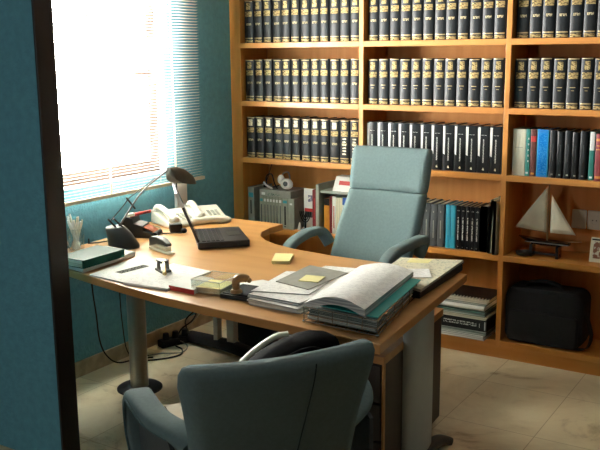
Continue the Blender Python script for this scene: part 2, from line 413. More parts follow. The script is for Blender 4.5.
# ---------------------------------------------------------------- law volumes
def spine_grid(mb, wd, z0, H, cells, base, bulge=.006, y=0.):
    """rounded spine facing -y, x 0..wd; cells = list of (u0,u1,v0,v1,material)"""
    us = sorted(set([0, .06, .15, .3, .5, .7, .85, .94, 1] + [c[0] for c in cells] + [c[1] for c in cells]))
    vs = sorted(set([0, 1] + [c[2] for c in cells] + [c[3] for c in cells]))
    pos = lambda u, v: (wd * u, y - bulge * (1 - abs(2 * u - 1) ** 2.2), z0 + H * v)
    idx = {}
    o = len(mb.v)
    for i, u in enumerate(us):
        for j, v in enumerate(vs): idx[i, j] = o + len(idx); mb.v.append(Vector(pos(u, v)))
    for i in range(len(us) - 1):
        for j in range(len(vs) - 1):
            uc, vc = (us[i] + us[i + 1]) / 2, (vs[j] + vs[j + 1]) / 2
            mt = base
            for c in cells:
                if c[0] <= uc <= c[1] and c[2] <= vc <= c[3]: mt = c[4]
            mb.f.append([idx[i, j], idx[i + 1, j], idx[i + 1, j + 1], idx[i, j + 1]]); mb.mi.append(mb.m(mt))
def book_mesh(name, label, cat, group, wd, H, dp, base, cells, pagem, bulge=.006, loc=(0, 0, 0), board=.003):
    """book standing upright, spine towards -y; origin at its bottom front left"""
    r = MB()
    spine_grid(r, wd, 0, H, cells, base, bulge)
    r.box(0, board, 0, dp, 0, H, base); r.box(wd - board, wd, 0, dp, 0, H, base); r.box(board, wd - board, .0, .004, 0, H, base)
    o = r.build(name, smooth=True, origin=(0, 0, 0), angle=35); o.location = loc
    tag(o, label, cat, group)
    p = MB().box(board, wd - board, .004, dp - .006, .004, H - .005, pagem).build('page_block', o)
    p.location = (0, 0, 0); p.data.transform(Matrix.Translation(Vector(loc)))
    return o
def law_cells(v):
    crest = PALE if v == 'pale' else GILT
    c = [(.08, .92, .975, .995, GILTL), (.27, .73, .79, .945, crest), (.12, .88, .625, .745, GILTB), (.25, .78, .42, .47, GILTT),
         (.06, .94, .10, .125, GILTL), (.06, .94, .015, .075, GILTB)]
    if v == 'thin': c = [(.08, .92, .975, .995, GILTL), (.27, .73, .77, .935, crest), (.12, .88, .60, .72, GILTB), (.28, .72, .42, .435, GILTL), (.38, .62, .36, .372, GILTL), (.06, .94, .10, .125, GILTL), (.06, .94, .015, .075, GILTB)]
    if v == 'dots': c += [(.3, .7, .20 + .07 * i, .235 + .07 * i, PALE) for i in range(6)]
    return c
protos = {}
def law_row(bay, z, shelfname, bayname, n, variant, last_variant=None, seen=12):
    x0 = bays[bay] + .012
    pitch = (WB - .022) / 12
    for i in range(min(n, seen)):
        vv = variant
        if last_variant and i >= 10: vv = last_variant
        key = (vv, i % 3)
        wd = pitch - .0025 - (i % 3) * .002
        H = .243 + (i % 3) * .0015
        loc = (x0 + i * pitch, .032 + ((i * 5 + bay) % 4) * .002, z)
        what = {'gilt': 'gilt-banded', 'pale': 'pale-labelled gilt', 'thin': 'thin-lined gilt', 'dots': 'column-lettered gilt'}[vv]
        label = f'black {what} law volume, {ORD[i]} from left, {shelfname} of {bayname}'
        grp = f'law volumes on the {shelfname} of the {bayname}'
        if key not in protos:
            protos[key] = book_mesh('law_volume', label, 'book', grp, wd, H, .19, NAVY, law_cells(vv), PAPERC, loc=loc)
        else:
            o = copy_thing(protos[key], loc, label); o['group'] = grp
law_row(0, ZS[0], 'top shelf', 'left bay', 12, 'gilt')
law_row(0, ZS[1], 'second shelf', 'left bay', 12, 'gilt')
law_row(0, ZS[2], 'third shelf', 'left bay', 12, 'pale', 'dots')
law_row(1, ZS[0], 'top shelf', 'middle bay', 12, 'gilt')
law_row(1, ZS[1], 'second shelf', 'middle bay', 12, 'thin')
law_row(2, ZS[0], 'top shelf', 'right bay', 12, 'gilt', seen=8)
law_row(2, ZS[1], 'second shelf', 'right bay', 12, 'thin', seen=8)

# twelve black spines with white print, third shelf of the middle bay
def spine_book(label, x, z, wd, H, base, cells=(), dp=.17, y=.03, bulge=.002, pagem=None, name='book', cat='book', group=None, board=.002):
    return book_mesh(name, label, cat, group, wd, H, dp, base, list(cells), pagem or PAPERC, bulge, (x, y, z), board)
src = None
for i in range(12):
    wd = (WB - .025) / 12 - .003
    loc = (bays[1] + .012 + i * (WB - .025) / 12, .03 + (i % 3) * .002, ZS[2])
    lab = f'glossy black white-printed volume, {ORD[i]} from the left on the middle bay third shelf'
    if src is None:
        src = spine_book(lab, *loc[0:1], ZS[2], wd, .243, BINDBLK, [(.46, .56, .22, .72, SPINETXT), (.30, .76, .80, .812, SPINETXT), (.44, .60, .055, .085, PALE), (.47, .57, .085, .11, PALE)], y=loc[1], bulge=.003, group='glossy black volumes on the middle bay third shelf')
        e = MB().add([(.002, -.004, .09), (.012, -.004, .085), (.014, -.004, .236), (0, -.004, .236), (.002, .01, .09), (.012, .01, .085), (.014, .01, .236), (0, .01, .236)],
                     [(0, 1, 2, 3), (7, 6, 5, 4), (0, 4, 5, 1), (1, 5, 6, 2), (2, 6, 7, 3), (3, 7, 4, 0)], WHITEP)
        e2 = e.build('pale_strip', src); e2.data.transform(Matrix.Translation(Vector(loc)))  # white strip along the upper left of each spine
        e2['label'] = 'white strip along the upper left of the spine'
    else:
        copy_thing(src, loc, lab)

# right bay, third shelf: mixed books
z = ZS[2]; b0 = bays[2]
row = [
 ('cream_book', 'thick cream buckram book at the left end of the right bay third shelf', .018, .064, .236, CREAM, [(.2, .8, .60, .61, GREYP)]),
 ('book', 'thin teal green book with white spine dots between cream and brown books', .084, .022, .236, TEALB, [(.55, .8, .30 + .12 * i, .34 + .12 * i, WHITEP) for i in range(5)] + [(.2, .8, .05, .09, WHITEP)]),
 ('book', 'brown book with a red top patch beside the bright blue book', .108, .030, .236, BROWNRED, [(.05, .95, .74, .86, RED), (.2, .8, .04, .08, ORANGE)]),
 ('book', 'bright blue tall book on the right bay third shelf', .141, .058, .237, BLUE, [(.15, .85, .12, .93, BLUETXT), (.1, .9, .05, .09, BLUETXT), (.0, .06, 0, 1, CYAN), (.94, 1, 0, 1, CYAN)]),
]
for k, lab, x, wd, H, base, cells in row:
    spine_book(lab, b0 + x, z, wd, H, base, cells, group='mixed books on the right bay third shelf', name='book')
for i in range(5):
    spine_book(f'plain dark book, {ORD[i]} to the right of the bright blue book', b0 + .205 + i * .037, z, .034, .236 - (i % 2) * .006, [BINDBLK, SLATE, NAVY][0 if i % 2 else 2], [(.35, .65, .06, .09, GREYP), (.46, .54, .35, .72, SLATE)], group='mixed books on the right bay third shelf', bulge=.004)
spine_book('slim green book with a white upper spine panel beside the maroon book', b0 + .398, z, .024, .235, TEALB, [(.05, .95, .62, 1, WHITEP), (.2, .8, .04, .08, WHITEP)], group='mixed books on the right bay third shelf')
spine_book('maroon leather book with gilt bands, beside the slim green and white book', b0 + .426, z, .055, .226, DKRED, [(.05, .95, .85, .90, ORANGE), (.05, .95, .66, .68, ORANGE), (.05, .95, .05, .10, ORANGE), (.1, .9, .74, .76, ORANGE)], group='mixed books on the right bay third shelf', bulge=.006)

# left bay, fourth shelf
z = ZS[3]; y0 = .03
gset = 'grey document volumes on the left bay fourth shelf'
spine_book('tall grey box file with a turquoise label against the left bookcase side', .012, z, .045, .235, BOXGREY, [(.12, .88, .74, .86, BLUELAB), (.4, .6, .3, .66, BLACKP)], group=gset, dp=.2)
xx = .098
for i, wd in enumerate((.030, .022, .022, .022, .022, .022, .026, .042, .045)):
    spine_book(f'grey booklet with a turquoise dot, {ORD[i]} to the right of the tall box file' if i < 7 else ('wider grey folder with a turquoise label at the end of the booklets' if i == 7 else 'widest plain grey folder closing the row of booklets'),
               xx, z, wd - .002, .185, BOXGREY, [(.15, .85, .84, .93, BLUELAB if i in (0, 7) else WHITEP), (.38, .66, .12, .74, BLACKP if i == 7 else SLATE), (.35, .65, .05, .09, SLATE)] if i < 8 else [(.3, .7, .80, .86, WHITEP), (.4, .6, .2, .6, GREYP)], group=gset, dp=.2 if i < 8 else .13)
    xx += wd
tb = thing('document_box', 'flat grey document box lying on top of the grey booklets', 'box', (.21, .12, z + .185))
MB().box(.098, .325, .03, .21, z + .186, z + .228, GREYP).build('box_body', tb, bevel=.002)
MB().box(.16, .25, .0285, .0302, z + .195, z + .208, lettering('grey_box_print', (.12, .16, .14), (.33, .36, .30), 160, .52, .7)).build('printed_label', tb)
MB().box(.115, .14, .0285, .0302, z + .196, z + .212, WHITEP).build('white_sticker', tb)
# webcam / headset tangle on the box
hs = thing('headset', 'white and grey headset with round ear pads on the grey document box', 'headset', (.24, .11, z + .228))
def disc(mb, c, axis, r, h, mt, n=20): a = Vector(axis).normalized() * h / 2; c = Vector(c); mb.cyl(c - a, c + a, r, mt, n=n)
mm = MB(); mm.ball((.262, .085, z + .264), (.042, .028, .034), WHITEP); mm.build('ear_pad', hs, smooth=True)
mm = MB(); mm.ball((.268, .060, z + .268), (.016, .008, .016), SLATE); mm.build('ear_pad_centre', hs, smooth=True)
mm = MB(); mm.ball((.205, .11, z + .285), (.022, .022, .030), WHITEP); mm.build('ear_pad', hs, smooth=True)
MB().tube([(.20, .11, z + .285), (.21, .13, z + .32), (.24, .14, z + .325), (.27, .11, z + .285)], .005, GREYP).build('headband', hs, smooth=True)
ct = MB(); ct.tube([(.20, .10, z + .25), (.16, .07, z + .238), (.12, .08, z + .25), (.105, .10, z + .30), (.13, .12, z + .31), (.17, .09, z + .26), (.21, .06, z + .236)], .004, BLACKP)
ct.tube([(.11, .06, z + .27), (.13, .06, z + .25), (.18, .05, z + .234)], .006, WHITEP)
tag(ct.build('coiled_cable', smooth=True), 'black and white coiled cable lying beside the headset', 'cable')
an = MB(); an.cyl((.095, .10, z + .2305), (.095, .10, z + .245), .014, BLACKP); an.cyl((.095, .10, z + .245), (.145, .10, z + .375), .0022, BLACKP, n=8)
tag(an.build('antenna', smooth=True), 'small slanted black antenna standing left of the headset', 'antenna')
# card, figurine, red book
cd = MB(); cd.box(.375, .462, .10, .106, z + .0005, z + .245, WHITEP)
cd.box(.38, .45, .0985, .1005, z + .07, z + .105, SLATE); cd.box(.38, .45, .0985, .1005, z + .105, z + .125, RED); cd.box(.405, .445, .0985, .1005, z + .165, z + .205, lettering('card_crest', (.2, .2, .3), (.7, .7, .68), 90, .5))
tag(cd.build('greeting_card'), 'white card with a small red and dark picture behind the red book', 'card')
cn = thing('candelabrum', 'small black branched candelabrum in front of the white card', 'candelabrum', (.405, .065, z))
MB().lathe([(.022, 0), (.022, .004), (.006, .012), (.004, .10)], (.405, .065, z), BLACKP, 16).build('stem', cn, smooth=True)
for r, h in ((.036, .10), (.024, .10), (.012, .10)):
    MB().tube([(.405 - r, .065, z + h + .012), (.405 - r, .065, z + h - .005), (.405 - r * .6, .065, z + h - r - .005), (.405, .065, z + h - r - .018), (.405 + r * .6, .065, z + h - r - .005), (.405 + r, .065, z + h - .005), (.405 + r, .065, z + h + .012)], .0028, BLACKP).build('branch', cn, smooth=True)
mm = MB(); mm.cyl((.378, .045, z + .0005), (.378, .045, z + .045), .014, WHITEP, .004, 14); tag(mm.build('white_figurine', smooth=True), 'tiny white cone figurine beside the black candelabrum', 'figurine')
spine_book('red book standing left of the grey desktop file rack', .468, z, .030, .250, DKRED, [(.4, .6, .3, .8, RED)], y=.045)
# grey file rack with a shelf, books inside, white box on top
fr = thing('file_rack', 'grey-green plastic file rack with upright end plate and top shelf', 'rack', (.65, .12, z))
MB().box(.505, .527, .02, .24, z + .0, z + .288, GREYP2).build('end_plate', fr, bevel=.004)
MB().box(.527, .79, .035, .24, z + .237, z + .252, GREYP2).build('top_shelf', fr, bevel=.003)
MB().box(.772, .79, .04, .24, z + .0, z + .237, GREYP2).build('end_plate', fr, bevel=.004)
bx_ = thing('carton', 'small white carton with a red label on the file rack shelf', 'box', (.70, .12, z + .252))
mm = MB(); mm.add([(.60, .05, z + .2525), (.785, .05, z + .2525), (.785, .17, z + .2525), (.60, .17, z + .2525), (.605, .09, z + .335), (.785, .09, z + .335), (.785, .16, z + .335), (.605, .16, z + .335)],
                  [(3, 2, 1, 0), (4, 5, 6, 7), (0, 1, 5, 4), (1, 2, 6, 5), (2, 3, 7, 6), (3, 0, 4, 7)], PAPER); mm.build('carton_body', bx_, bevel=.002)
mm = MB(); mm.add([(.635, .0745, z + .289), (.735, .0745, z + .289), (.735, .0835, z + .312), (.635, .0835, z + .312)], [(0, 1, 2, 3)], RED)
mm.v = [v + Vector((0, -.009, 0)) for v in mm.v]; o = mm.build('red_label', bx_); sm = o.modifiers.new('th', 'SOLIDIFY'); sm.thickness = .002
inr = [('dark photograph-topped orange book inside the file rack', .545, .036, .205, ORANGE, [(0, 1, .80, 1, BLACKP)]), ('dark red narrow book inside the file rack', .583, .016, .22, DKRED, []),
       ('white pamphlet with red print inside the file rack', .601, .022, .22, WHITEP, [(.35, .65, .15, .75, RED)]), ('cream ribbed booklet inside the file rack', .625, .040, .215, PAPERC, [(.3, .34, 0, 1, GREYP), (.62, .66, 0, 1, GREYP)]),
       ('royal blue book with white lower half inside the file rack', .668, .034, .22, WHITEP, [(0, 1, .80, 1, ROYAL), (.3, .6, .3, .8, ROYAL)]), ('plain grey book at the right inside the file rack', .705, .04, .21, SLATE, [])]
for lab, x, wd, H, base, cells in inr: spine_book(lab, x, z, wd, H, base, cells, y=.05, group='books inside the file rack')

# middle bay, fourth shelf
xs = 1.02
gm = 'books on the middle bay fourth shelf behind the office chair'
for i in range(7):
    spine_book(f'slate grey reference book, {ORD[6 - i]} to the left of the cyan pair', xs + i * .0415, z, .039, .236 - (i % 2) * .003, SLATE, [(.44, .56, .2, .62, GREYP), (.44, .56, .8, .84, GREYP)], group=gm)
for i in range(2):
    spine_book(['cyan book next to the slate grey books', 'cyan book next to the black printed books'][i], 1.318 + i * .0285, z, .027, .236, CYAN, [(.35, .65, .3, .72, BLUELAB)], group=gm)
for i in range(5):
    spine_book(f'black book with white spine print, {ORD[i]} right of the cyan pair', 1.377 + i * .0265, z, .025, .236, BINDBLK, [(.36, .6, .22, .74, SPINETXT), (.3, .7, .88, .905, SPINETXT), (.4, .6, .05, .07, SPINETXT)], group=gm)
spine_book('wide plain black file box left of the two white folders', 1.512, z, .038, .245, BLACKP, [], group=gm, bulge=0)
for i in range(2):
    o = spine_book(['white slim folder leaning next to the plain black file box', 'white slim folder standing against the bookcase divider'][i], 1.5605 + i * .034, z, .017, .285, SOCKET, [(.2, .8, .02, .98, WHITEP)], group=gm, dp=.2, y=.010 if i == 0 else -.010, bulge=0)
    if i == 0: o.rotation_euler = (0, math.radians(2.2), 0); o.location.z += .0008

# right bay, fourth shelf: model yacht, sockets, card, dark dish
sb = thing('model_sailboat', 'wooden model sailing boat with two cream sails on the bookcase shelf', 'model boat', (1.86, .09, z))
yb_ = .09
def hullring(x, hw, zk, zd): return [(x, yb_ - hw, zd), (x, yb_ - hw * .8, (zk + zd) / 2), (x, yb_, zk), (x, yb_ + hw * .8, (zk + zd) / 2), (x, yb_ + hw, zd)]
hm = MB(); hm.loft([hullring(1.703, .004, z + .094, z + .100), hullring(1.748, .022, z + .068, z + .094), hullring(1.818, .030, z + .056, z + .088), hullring(1.898, .028, z + .058, z + .086), hullring(1.968, .016, z + .070, z + .086)], HULL); hm.build('hull', sb, smooth=True)
MB().box(1.743, 1.966, yb_ - .0315, yb_ - .029, z + .0745, z + .0785, GREYP).build('waterline_stripe', sb)
MB().cyl((1.850, yb_, z + .08), (1.850, yb_, z + .375), .005, STAMPW, .003, 10).build('mast', sb, smooth=True)
MB().cyl((1.850, yb_, z + .128), (1.683, yb_, z + .140), .003, STAMPW, n=8).build('boom', sb)
MB().cyl((1.958, yb_, z + .088), (2.023, yb_, z + .096), .0025, STAMPW, n=8).build('bowsprit', sb)
def sail(pts, bul):
    a, b, c = [Vector(p) for p in pts]; mm = MB(); N = 8; vs = []; fs = []; id_ = {}
    for i in range(N + 1):
        for j in range(N + 1 - i):
            u, v = i / N, j / N; w_ = 1 - u - v; id_[i, j] = len(vs)
            vs.append(a * w_ + b * u + c * v + Vector((0, -bul * 27 * u * v * w_ - bul * 4 * u * v, 0)))
    for i in range(N):
        for j in range(N - i):
            fs.append((id_[i, j], id_[i + 1, j], id_[i, j + 1]))
            if i + j < N - 1: fs.append((id_[i + 1, j], id_[i + 1, j + 1], id_[i, j + 1]))
    mm.add(vs, fs, SAIL); o = mm.build('sail', sb, smooth=True); q = o.modifiers.new('th', 'SOLIDIFY'); q.thickness = .002; return o
sail(((1.844, yb_, z + .125), (1.683, yb_, z + .145), (1.844, yb_, z + .370)), .006)
sail(((1.864, yb_, z + .128), (1.993, yb_, z + .128), (1.864, yb_, z + .325)), .006)
st = MB(); st.box(1.768, 1.783, yb_ - .03, yb_ + .03, z, z + .064, HULL); st.box(1.903, 1.918, yb_ - .03, yb_ + .03, z, z + .062, HULL); st.box(1.768, 1.918, yb_ - .008, yb_ + .008, z + .01, z + .022, HULL)
st.build('cradle', sb)
dd = MB(); dd.lathe([(.02, 0), (.036, .006), (.044, .022), (.040, .024), (.03, .012)], (1.742, .06, z), DARKP, 24); tag(dd.build('small_dish', smooth=True), 'small dark dish left of the model sailboat', 'dish')
so = thing('wall_socket', 'pale double socket plate on the back board beside the sailboat', 'socket', (2.01, D, .70))
for i in range(2):
    x = 1.922 + i * .080
    mm = MB(); mm.box(x, x + .076, D - .012, D, .690, .790, SOCKET); p = mm.build('plate', so, bevel=.006)
    if i: mm = MB(); mm.lathe([(.026, 0), (.026, .004), (.021, .004), (.019, -.002), (.002, -.002)], (0, 0, 0), SOCKET, 24); mm.v = [Matrix.Translation(Vector((x + .038, D - .013, .740))) @ Matrix.Rotation(PI / 2, 4, 'X') @ v for v in mm.v]; mm.build('outlet', so, smooth=True)
    if i:
        for k in (-.0095, .0095): MB().cyl((x + .038 + k, D - .016, .740), (x + .038 + k, D - .011, .740), .003, BLACKP, n=10).build('pin_hole', so)
cm = MB(); M = Matrix.Translation(Vector((2.10, .09, z))) @ Matrix.Rotation(math.radians(-14), 4, 'X')
cm.box(-.035, .09, -.003, .003, .001, .125, PAPERC, M); cm.box(-.02, .09, -.0045, -.0025, .02, .105, lettering('picture_print', (.25, .12, .08), (.62, .60, .50), 45, .5, .6), M); cm.box(-.03, .09, -.0045, -.0025, .110, .118, BLACKP, M)
cm.add([(2.10, .092, z + .06), (2.16, .092, z + .06), (2.16, .16, z), (2.10, .16, z)], [(0, 1, 2, 3)], PAPERC)
tag(cm.build('picture_card'), 'small cream picture card leaning at the right of the sailboat', 'card')

# middle bay bottom: stack of papers and binders sticking out of the shelf
zz = ZS[4]
stk = [('loose_papers', 'white loose papers at the bottom of the stack in the bottom shelf', .026, PAPER, EDGE, 1.27, 1.585, -.058), ('paper_folder', 'grey-green paper folder just above the bottom white papers', .022, GREYP2, EDGEG, 1.28, 1.592, -.05),
       ('box_binder', 'black binder with white spine print in the middle of the shelf stack', .062, BINDBLK, None, 1.25, 1.592, -.045), ('pamphlet_pile', 'tan pamphlet bundle lying on the black binder', .016, PAPERC, EDGEF, 1.29, 1.590, -.04),
       ('green_file', 'dark green file under the white rolled document in the stack', .030, TEALB, EDGEG, 1.26, 1.586, -.04), ('rolled_document', 'thick white folded document in the upper part of the shelf stack', .028, PAPER, None, 1.25, 1.575, -.045),
       ('green_folder', 'green card folder just below the tan pad in the stack', .012, TEALB, EDGEG, 1.28, 1.592, -.035), ('writing_pad', 'tan writing pad under the coil-bound notebook', .012, PAPERC, EDGEF, 1.26, 1.594, -.03)]
for nme, lab, h, mt, ed, x0, x1, yf in stk:
    if nme == 'rolled_document':
        mm = MB(); mm.loft([[(x, yf + .014 + .014 * math.cos(a), zz + h / 2 + (h / 2 - .001) * math.sin(a)) for a in [2 * PI * i / 14 for i in range(14)]] for x in (x0, x1)], PAPER)
        mm.box(x0, x1, yf + .014, .18, zz + .002, zz + h - .002, PAPER); o = mm.build(nme, smooth=True)
    elif nme == 'box_binder':
        mm = MB(); mm.box(x0, x1, yf, .2, zz + .0005, zz + h, BINDBLK); mm.box(x1 - .012, x1 - .006, yf - .001, yf + .001, zz + .008, zz + h - .008, WHITEP)
        for k in range(2): mm.box(x0 + .10, x1 - .055, yf - .0012, yf + .001, zz + .024 + k * .012, zz + .031 + k * .012, lettering('binder_print', (.55, .55, .52), (.012, .012, .012), 130, .47))
        mm.box(x0 + .08, x0 + .083, yf - .0012, yf + .001, zz + .01, zz + h - .01, WHITEP); mm.box(x1 - .04, x1 - .038, yf - .0012, yf + .001, zz + .02, zz + h - .02, WHITEP)
        o = mm.build(nme)
    else:
        mm = MB(); rr = random.Random(len(lab)); n = max(1, int(h / .008)); 
        for k in range(n):
            a, b = zz + h * k / n, zz + h * (k + 1) / n
            mm.box(x0 + rr.uniform(-.006, .004), x1 - rr.uniform(0, .012), yf + rr.uniform(-.006, .008), .19, a + .0004, b - .0002, ed or mt, top=mt)
        o = mm.build(nme)
    tag(o, lab, 'binder' if 'binder' in nme else 'papers', 'papers and binders stacked on the middle bay bottom shelf'); zz += h
nb = thing('coil_notebook', 'cream coil-bound notebook topmost of the bottom shelf stack', 'notebook', (1.42, .08, zz), group='papers and binders stacked on the middle bay bottom shelf')
MB().box(1.25, 1.598, -.03, .19, zz + .0003, zz + .012, EDGEF).build('pages', nb)
MB().box(1.25, 1.598, -.026, .19, zz + .012, zz + .014, BLACKP).build('cover', nb)
mm = MB()
for k in range(20): 
    x = 1.26 + k * .0175; mm.tube([(x, -.028, zz + .002), (x + .001, -.037, zz + .008), (x + .003, -.030, zz + .018), (x + .004, -.02, zz + .0155)], .0018, CREAM, n=6, smooth=False)
mm.build('coil', nb)

# black laptop bag in the bottom right bay
bg = thing('laptop_bag', 'black nylon laptop bag standing in the bottom right shelf', 'bag', (1.87, .12, ZS[4]))
def rrect(cx, cz, w, h, r, y, n=6, sl=0):
    pts = []
    for (sx, sz, a0) in ((1, 1, 0), (-1, 1, 90), (-1, -1, 180), (1, -1, 270)):
        for i in range(n + 1):
            a = math.radians(a0 + 90 * i / n); pts.append((cx + sx * (w / 2 - r) + r * math.cos(a) + sl * ((cz + sz * (h / 2 - r) + r * math.sin(a)) - cz), y, cz + sz * (h / 2 - r) + r * math.sin(a)))
    return pts
zb = ZS[4] + .002
cx, cz = 1.862, zb + .146
body = MB(); body.loft([rrect(cx, cz, .36, .26, .05, .03), rrect(cx, cz, .40, .29, .05, .045), rrect(cx, cz, .405, .292, .05, .10), rrect(cx, cz, .405, .292, .05, .16), rrect(cx, cz, .40, .29, .05, .20), rrect(cx, cz, .36, .26, .05, .215)], BLACKCLOTH); body.build('bag_body', bg, smooth=True)
fl = MB(); fl.loft([rrect(cx, cz - .055, .35, .16, .03, .012), rrect(cx, cz - .055, .37, .17, .03, .022), rrect(cx, cz - .055, .37, .17, .03, .035)], BLACKCLOTH); fl.build('front_pocket', bg, smooth=True)
MB().tube([(1.75, .10, zb + .285), (1.78, .10, zb + .315), (1.86, .10, zb + .325), (1.92, .10, zb + .312), (1.95, .10, zb + .285)], .011, BLACKCLOTH, n=8).build('handle', bg, smooth=True)
MB().tube([(2.055, .09, zb + .20), (2.085, .07, zb + .15), (2.105, .06, zb + .075), (2.08, .05, zb + .014), (2.0, .04, zb + .010)], 1, BLACKCLOTH, flat=(.016, .004), up=(.3, 1, 0)).build('shoulder_strap', bg, smooth=True)

# ------------------------------------------------------------------ desk
ZD, TD = .74, .032
P = [(1.967, -2.025), (1.879, -1.096), (1.70, -1.093), (1.492, -1.092), (1.251, -1.088), (1.08, -1.065), (.922, -1.022), (.83, -.972), (.755, -.905), (.705, -.825), (.685, -.73), (.688, -.607), (.35, -.607), (.02, -.612), (.05, -.95), (.13, -1.28), (.15, -1.5), (.14, -1.77), (.413, -1.836), (.64, -1.885), (.866, -1.928), (1.05, -1.958), (1.243, -1.975), (1.578, -1.995)]
P = P[::-1] if sum(a[0] * b[1] - b[0] * a[1] for a, b in zip(P, P[1:] + P[:1])) < 0 else P
dk = thing('desk', 'large beech L-shaped desk covered in papers and office gear', 'desk', (1.0, -1.4, 0))
MB().prism(P, ZD - TD, ZD, DESK_EDGE, top=DESK_WOOD).build('desktop', dk, bevel=.003)
lg = MB().cyl((.288, -1.292, .012), (.288, -1.292, ZD - TD), .044, METAL, n=32).build('leg', dk, smooth=True)
MB().lathe([(.02, 0), (.110, 0), (.110, .006), (.102, .012), (.02, .015)], (.288, -1.292, 0), BLACKP, 40).build('foot_disc', lg, smooth=True)
# T-leg under the return
tl = MB(); tl.box(.285, .315, -.70, -.66, .06, ZD - TD, LEGBEIGE); tl.box(.375, .425, -.70, -.66, .06, ZD - TD, LEGBEIGE); tl.box(.315, .375, -.69, -.67, .56, .66, LEGBEIGE)
tl = tl.build('leg', dk, bevel=.004)
MB().tube([(.05, -.62, .03), (.2, -.655, .045), (.36, -.68, .05), (.52, -.705, .045), (.68, -.72, .03)], 1, BLACKCLOTH, flat=(.035, .030), up=(0, 1, 0)).build('foot_bar', tl, smooth=True)
# curved grey metal end panel
pm = MB(); ring = lambda z: [(1.752 + .050 * max(0, math.cos(a)) ** .8, -1.288 + .118 * math.sin(a), z) for a in [-PI / 2 + PI * i / 18 for i in range(19)]]
pm.loft([ring(.03), ring(ZD - TD)], PANELM); pl = pm.build('leg', dk, smooth=True, angle=60)
MB().tube([(1.772, -1.56, .025), (1.775, -1.38, .03), (1.785, -1.20, .032), (1.80, -1.12, .028), (1.81, -1.085, .012)], 1, OLIVE, flat=(.03, .018), up=(1, 0, 0)).build('foot_bar', pl, smooth=True)
# pedestal cabinet
cb = thing('pedestal_cabinet', 'dark brown pedestal cabinet with beech edging under the right desk end', 'cabinet', (1.62, -1.3, 0))
cbx = lambda y: 1.77 + (y + 1.60) * (-.055 / .67)
MB().prism([(1.50, -1.585), (cbx(-1.585) - .004, -1.585), (cbx(-.94) - .004, -.94), (1.50, -.94)], .045, .50, DARKWOOD).build('cabinet_body', cb, bevel=.002)
MB().prism([(1.49, -1.60), (cbx(-1.60), -1.60), (cbx(-.93), -.93), (1.49, -.93)], .50, .53, DESK_EDGE).build('top_board', cb, bevel=.002)
mm = MB(); mm.box(cbx(-1.59) - .008, cbx(-1.59), -1.60, -1.585, .045, .50, DESK_EDGE); mm.build('edge_strip', cb, bevel=.001)
for k in range(3):
    d = MB().box(1.505, 1.755, -1.60, -1.586, .055 + k * .148, .195 + k * .148, DARKWOOD).build('drawer', cb, bevel=.002)
    MB().tube([(1.57, -1.600, .165 + k * .148), (1.58, -1.615, .165 + k * .148), (1.68, -1.615, .165 + k * .148), (1.69, -1.600, .165 + k * .148)], .004, METAL, smooth=False).build('handle', d, smooth=True)
for x in (1.54, 1.68):
    for y in (-1.54, -.99): MB().cyl((x - .012, y, .0225), (x + .012, y, .0225), .0225, BLACKP).build('caster', cb, smooth=True)

# ---------------------------------------------------------------- things on the desk
Z = ZD
def slab(mb, pts, z0, z1, mt, top=None): return mb.prism(pts, z0, z1, mt, top)
def sheet(name, label, pts, z0, h, top=PRINT, edge=EDGE, cat='paper', group=None, curl=0):
    o = MB().prism(pts, z0 + .0003, z0 + h, edge, top=top).build(name); return tag(o, label, cat, group)
def rect(cx, cy, w, d, rz): 
    c, s_ = math.cos(rz), math.sin(rz); return [(cx + a * w / 2 * c - b * d / 2 * s_, cy + a * w / 2 * s_ + b * d / 2 * c) for a, b in ((-1, -1), (1, -1), (1, 1), (-1, 1))]
def RM(cx, cy, z, rz): return Matrix.Translation(Vector((cx, cy, z))) @ Matrix.Rotation(rz, 4, 'Z')

# pen cup with pens
pc = (.205, -1.568)
cup = thing('pen_cup', 'clear plastic pen cup at the window end of the desk', 'cup', (*pc, Z))
mm = MB(); mm.lathe([(.036, .0005), (.038, .10), (.036, .10), (.034, .004), (.001, .004)], (*pc, Z), ACRYL, 28); mm.build('cup_body', cup, smooth=True)
rr = random.Random(3)
first = None
for i in range(11):
    a = 2 * PI * i / 11; ln = .110 + rr.uniform(-.01, .03); t = math.radians(11 + rr.uniform(0, 12))
    b = Vector((pc[0] + .014 * math.cos(a + 2.6), pc[1] + .014 * math.sin(a + 2.6), Z + .006)); dr = Vector((math.sin(t) * math.cos(a), math.sin(t) * math.sin(a), math.cos(t)))
    p = thing('pen', 'white pen standing among the others in the clear pen cup', 'pen', b, 0, 'white pens in the clear cup')
    mm = MB(); mm.cyl(b, b + dr * ln, .0066, WHITEP, n=10); mm.build('barrel', p, smooth=True)
    mm = MB(); mm.cyl(b + dr * ln, b + dr * (ln + .022),   .0068, [WHITEP, CREAM, PAPER][i % 3], .004, n=10); mm.build('cap', p, smooth=True)
sc_ = thing('scissors', 'white-handled scissors standing in the clear pen cup', 'scissors', (.18, -1.585, Z + .006))
b = Vector((.18, -1.585, Z + .006))
MB().cyl(b, (.160, -1.61, Z + .10), .004, METAL, n=8).build('blade', sc_)
for dx in (-.012, .016):
    mm = MB(); c = Vector((.155 + dx, -1.62 - dx * .8, Z + .122))
    mm.tube([c + Vector((.017 * math.cos(a) * .75, -.017 * math.cos(a) * .5, .023 * math.sin(a))) for a in [2 * PI * i / 14 for i in range(15)]], .0055, WHITEP, smooth=False); mm.build('handle', sc_, smooth=True)

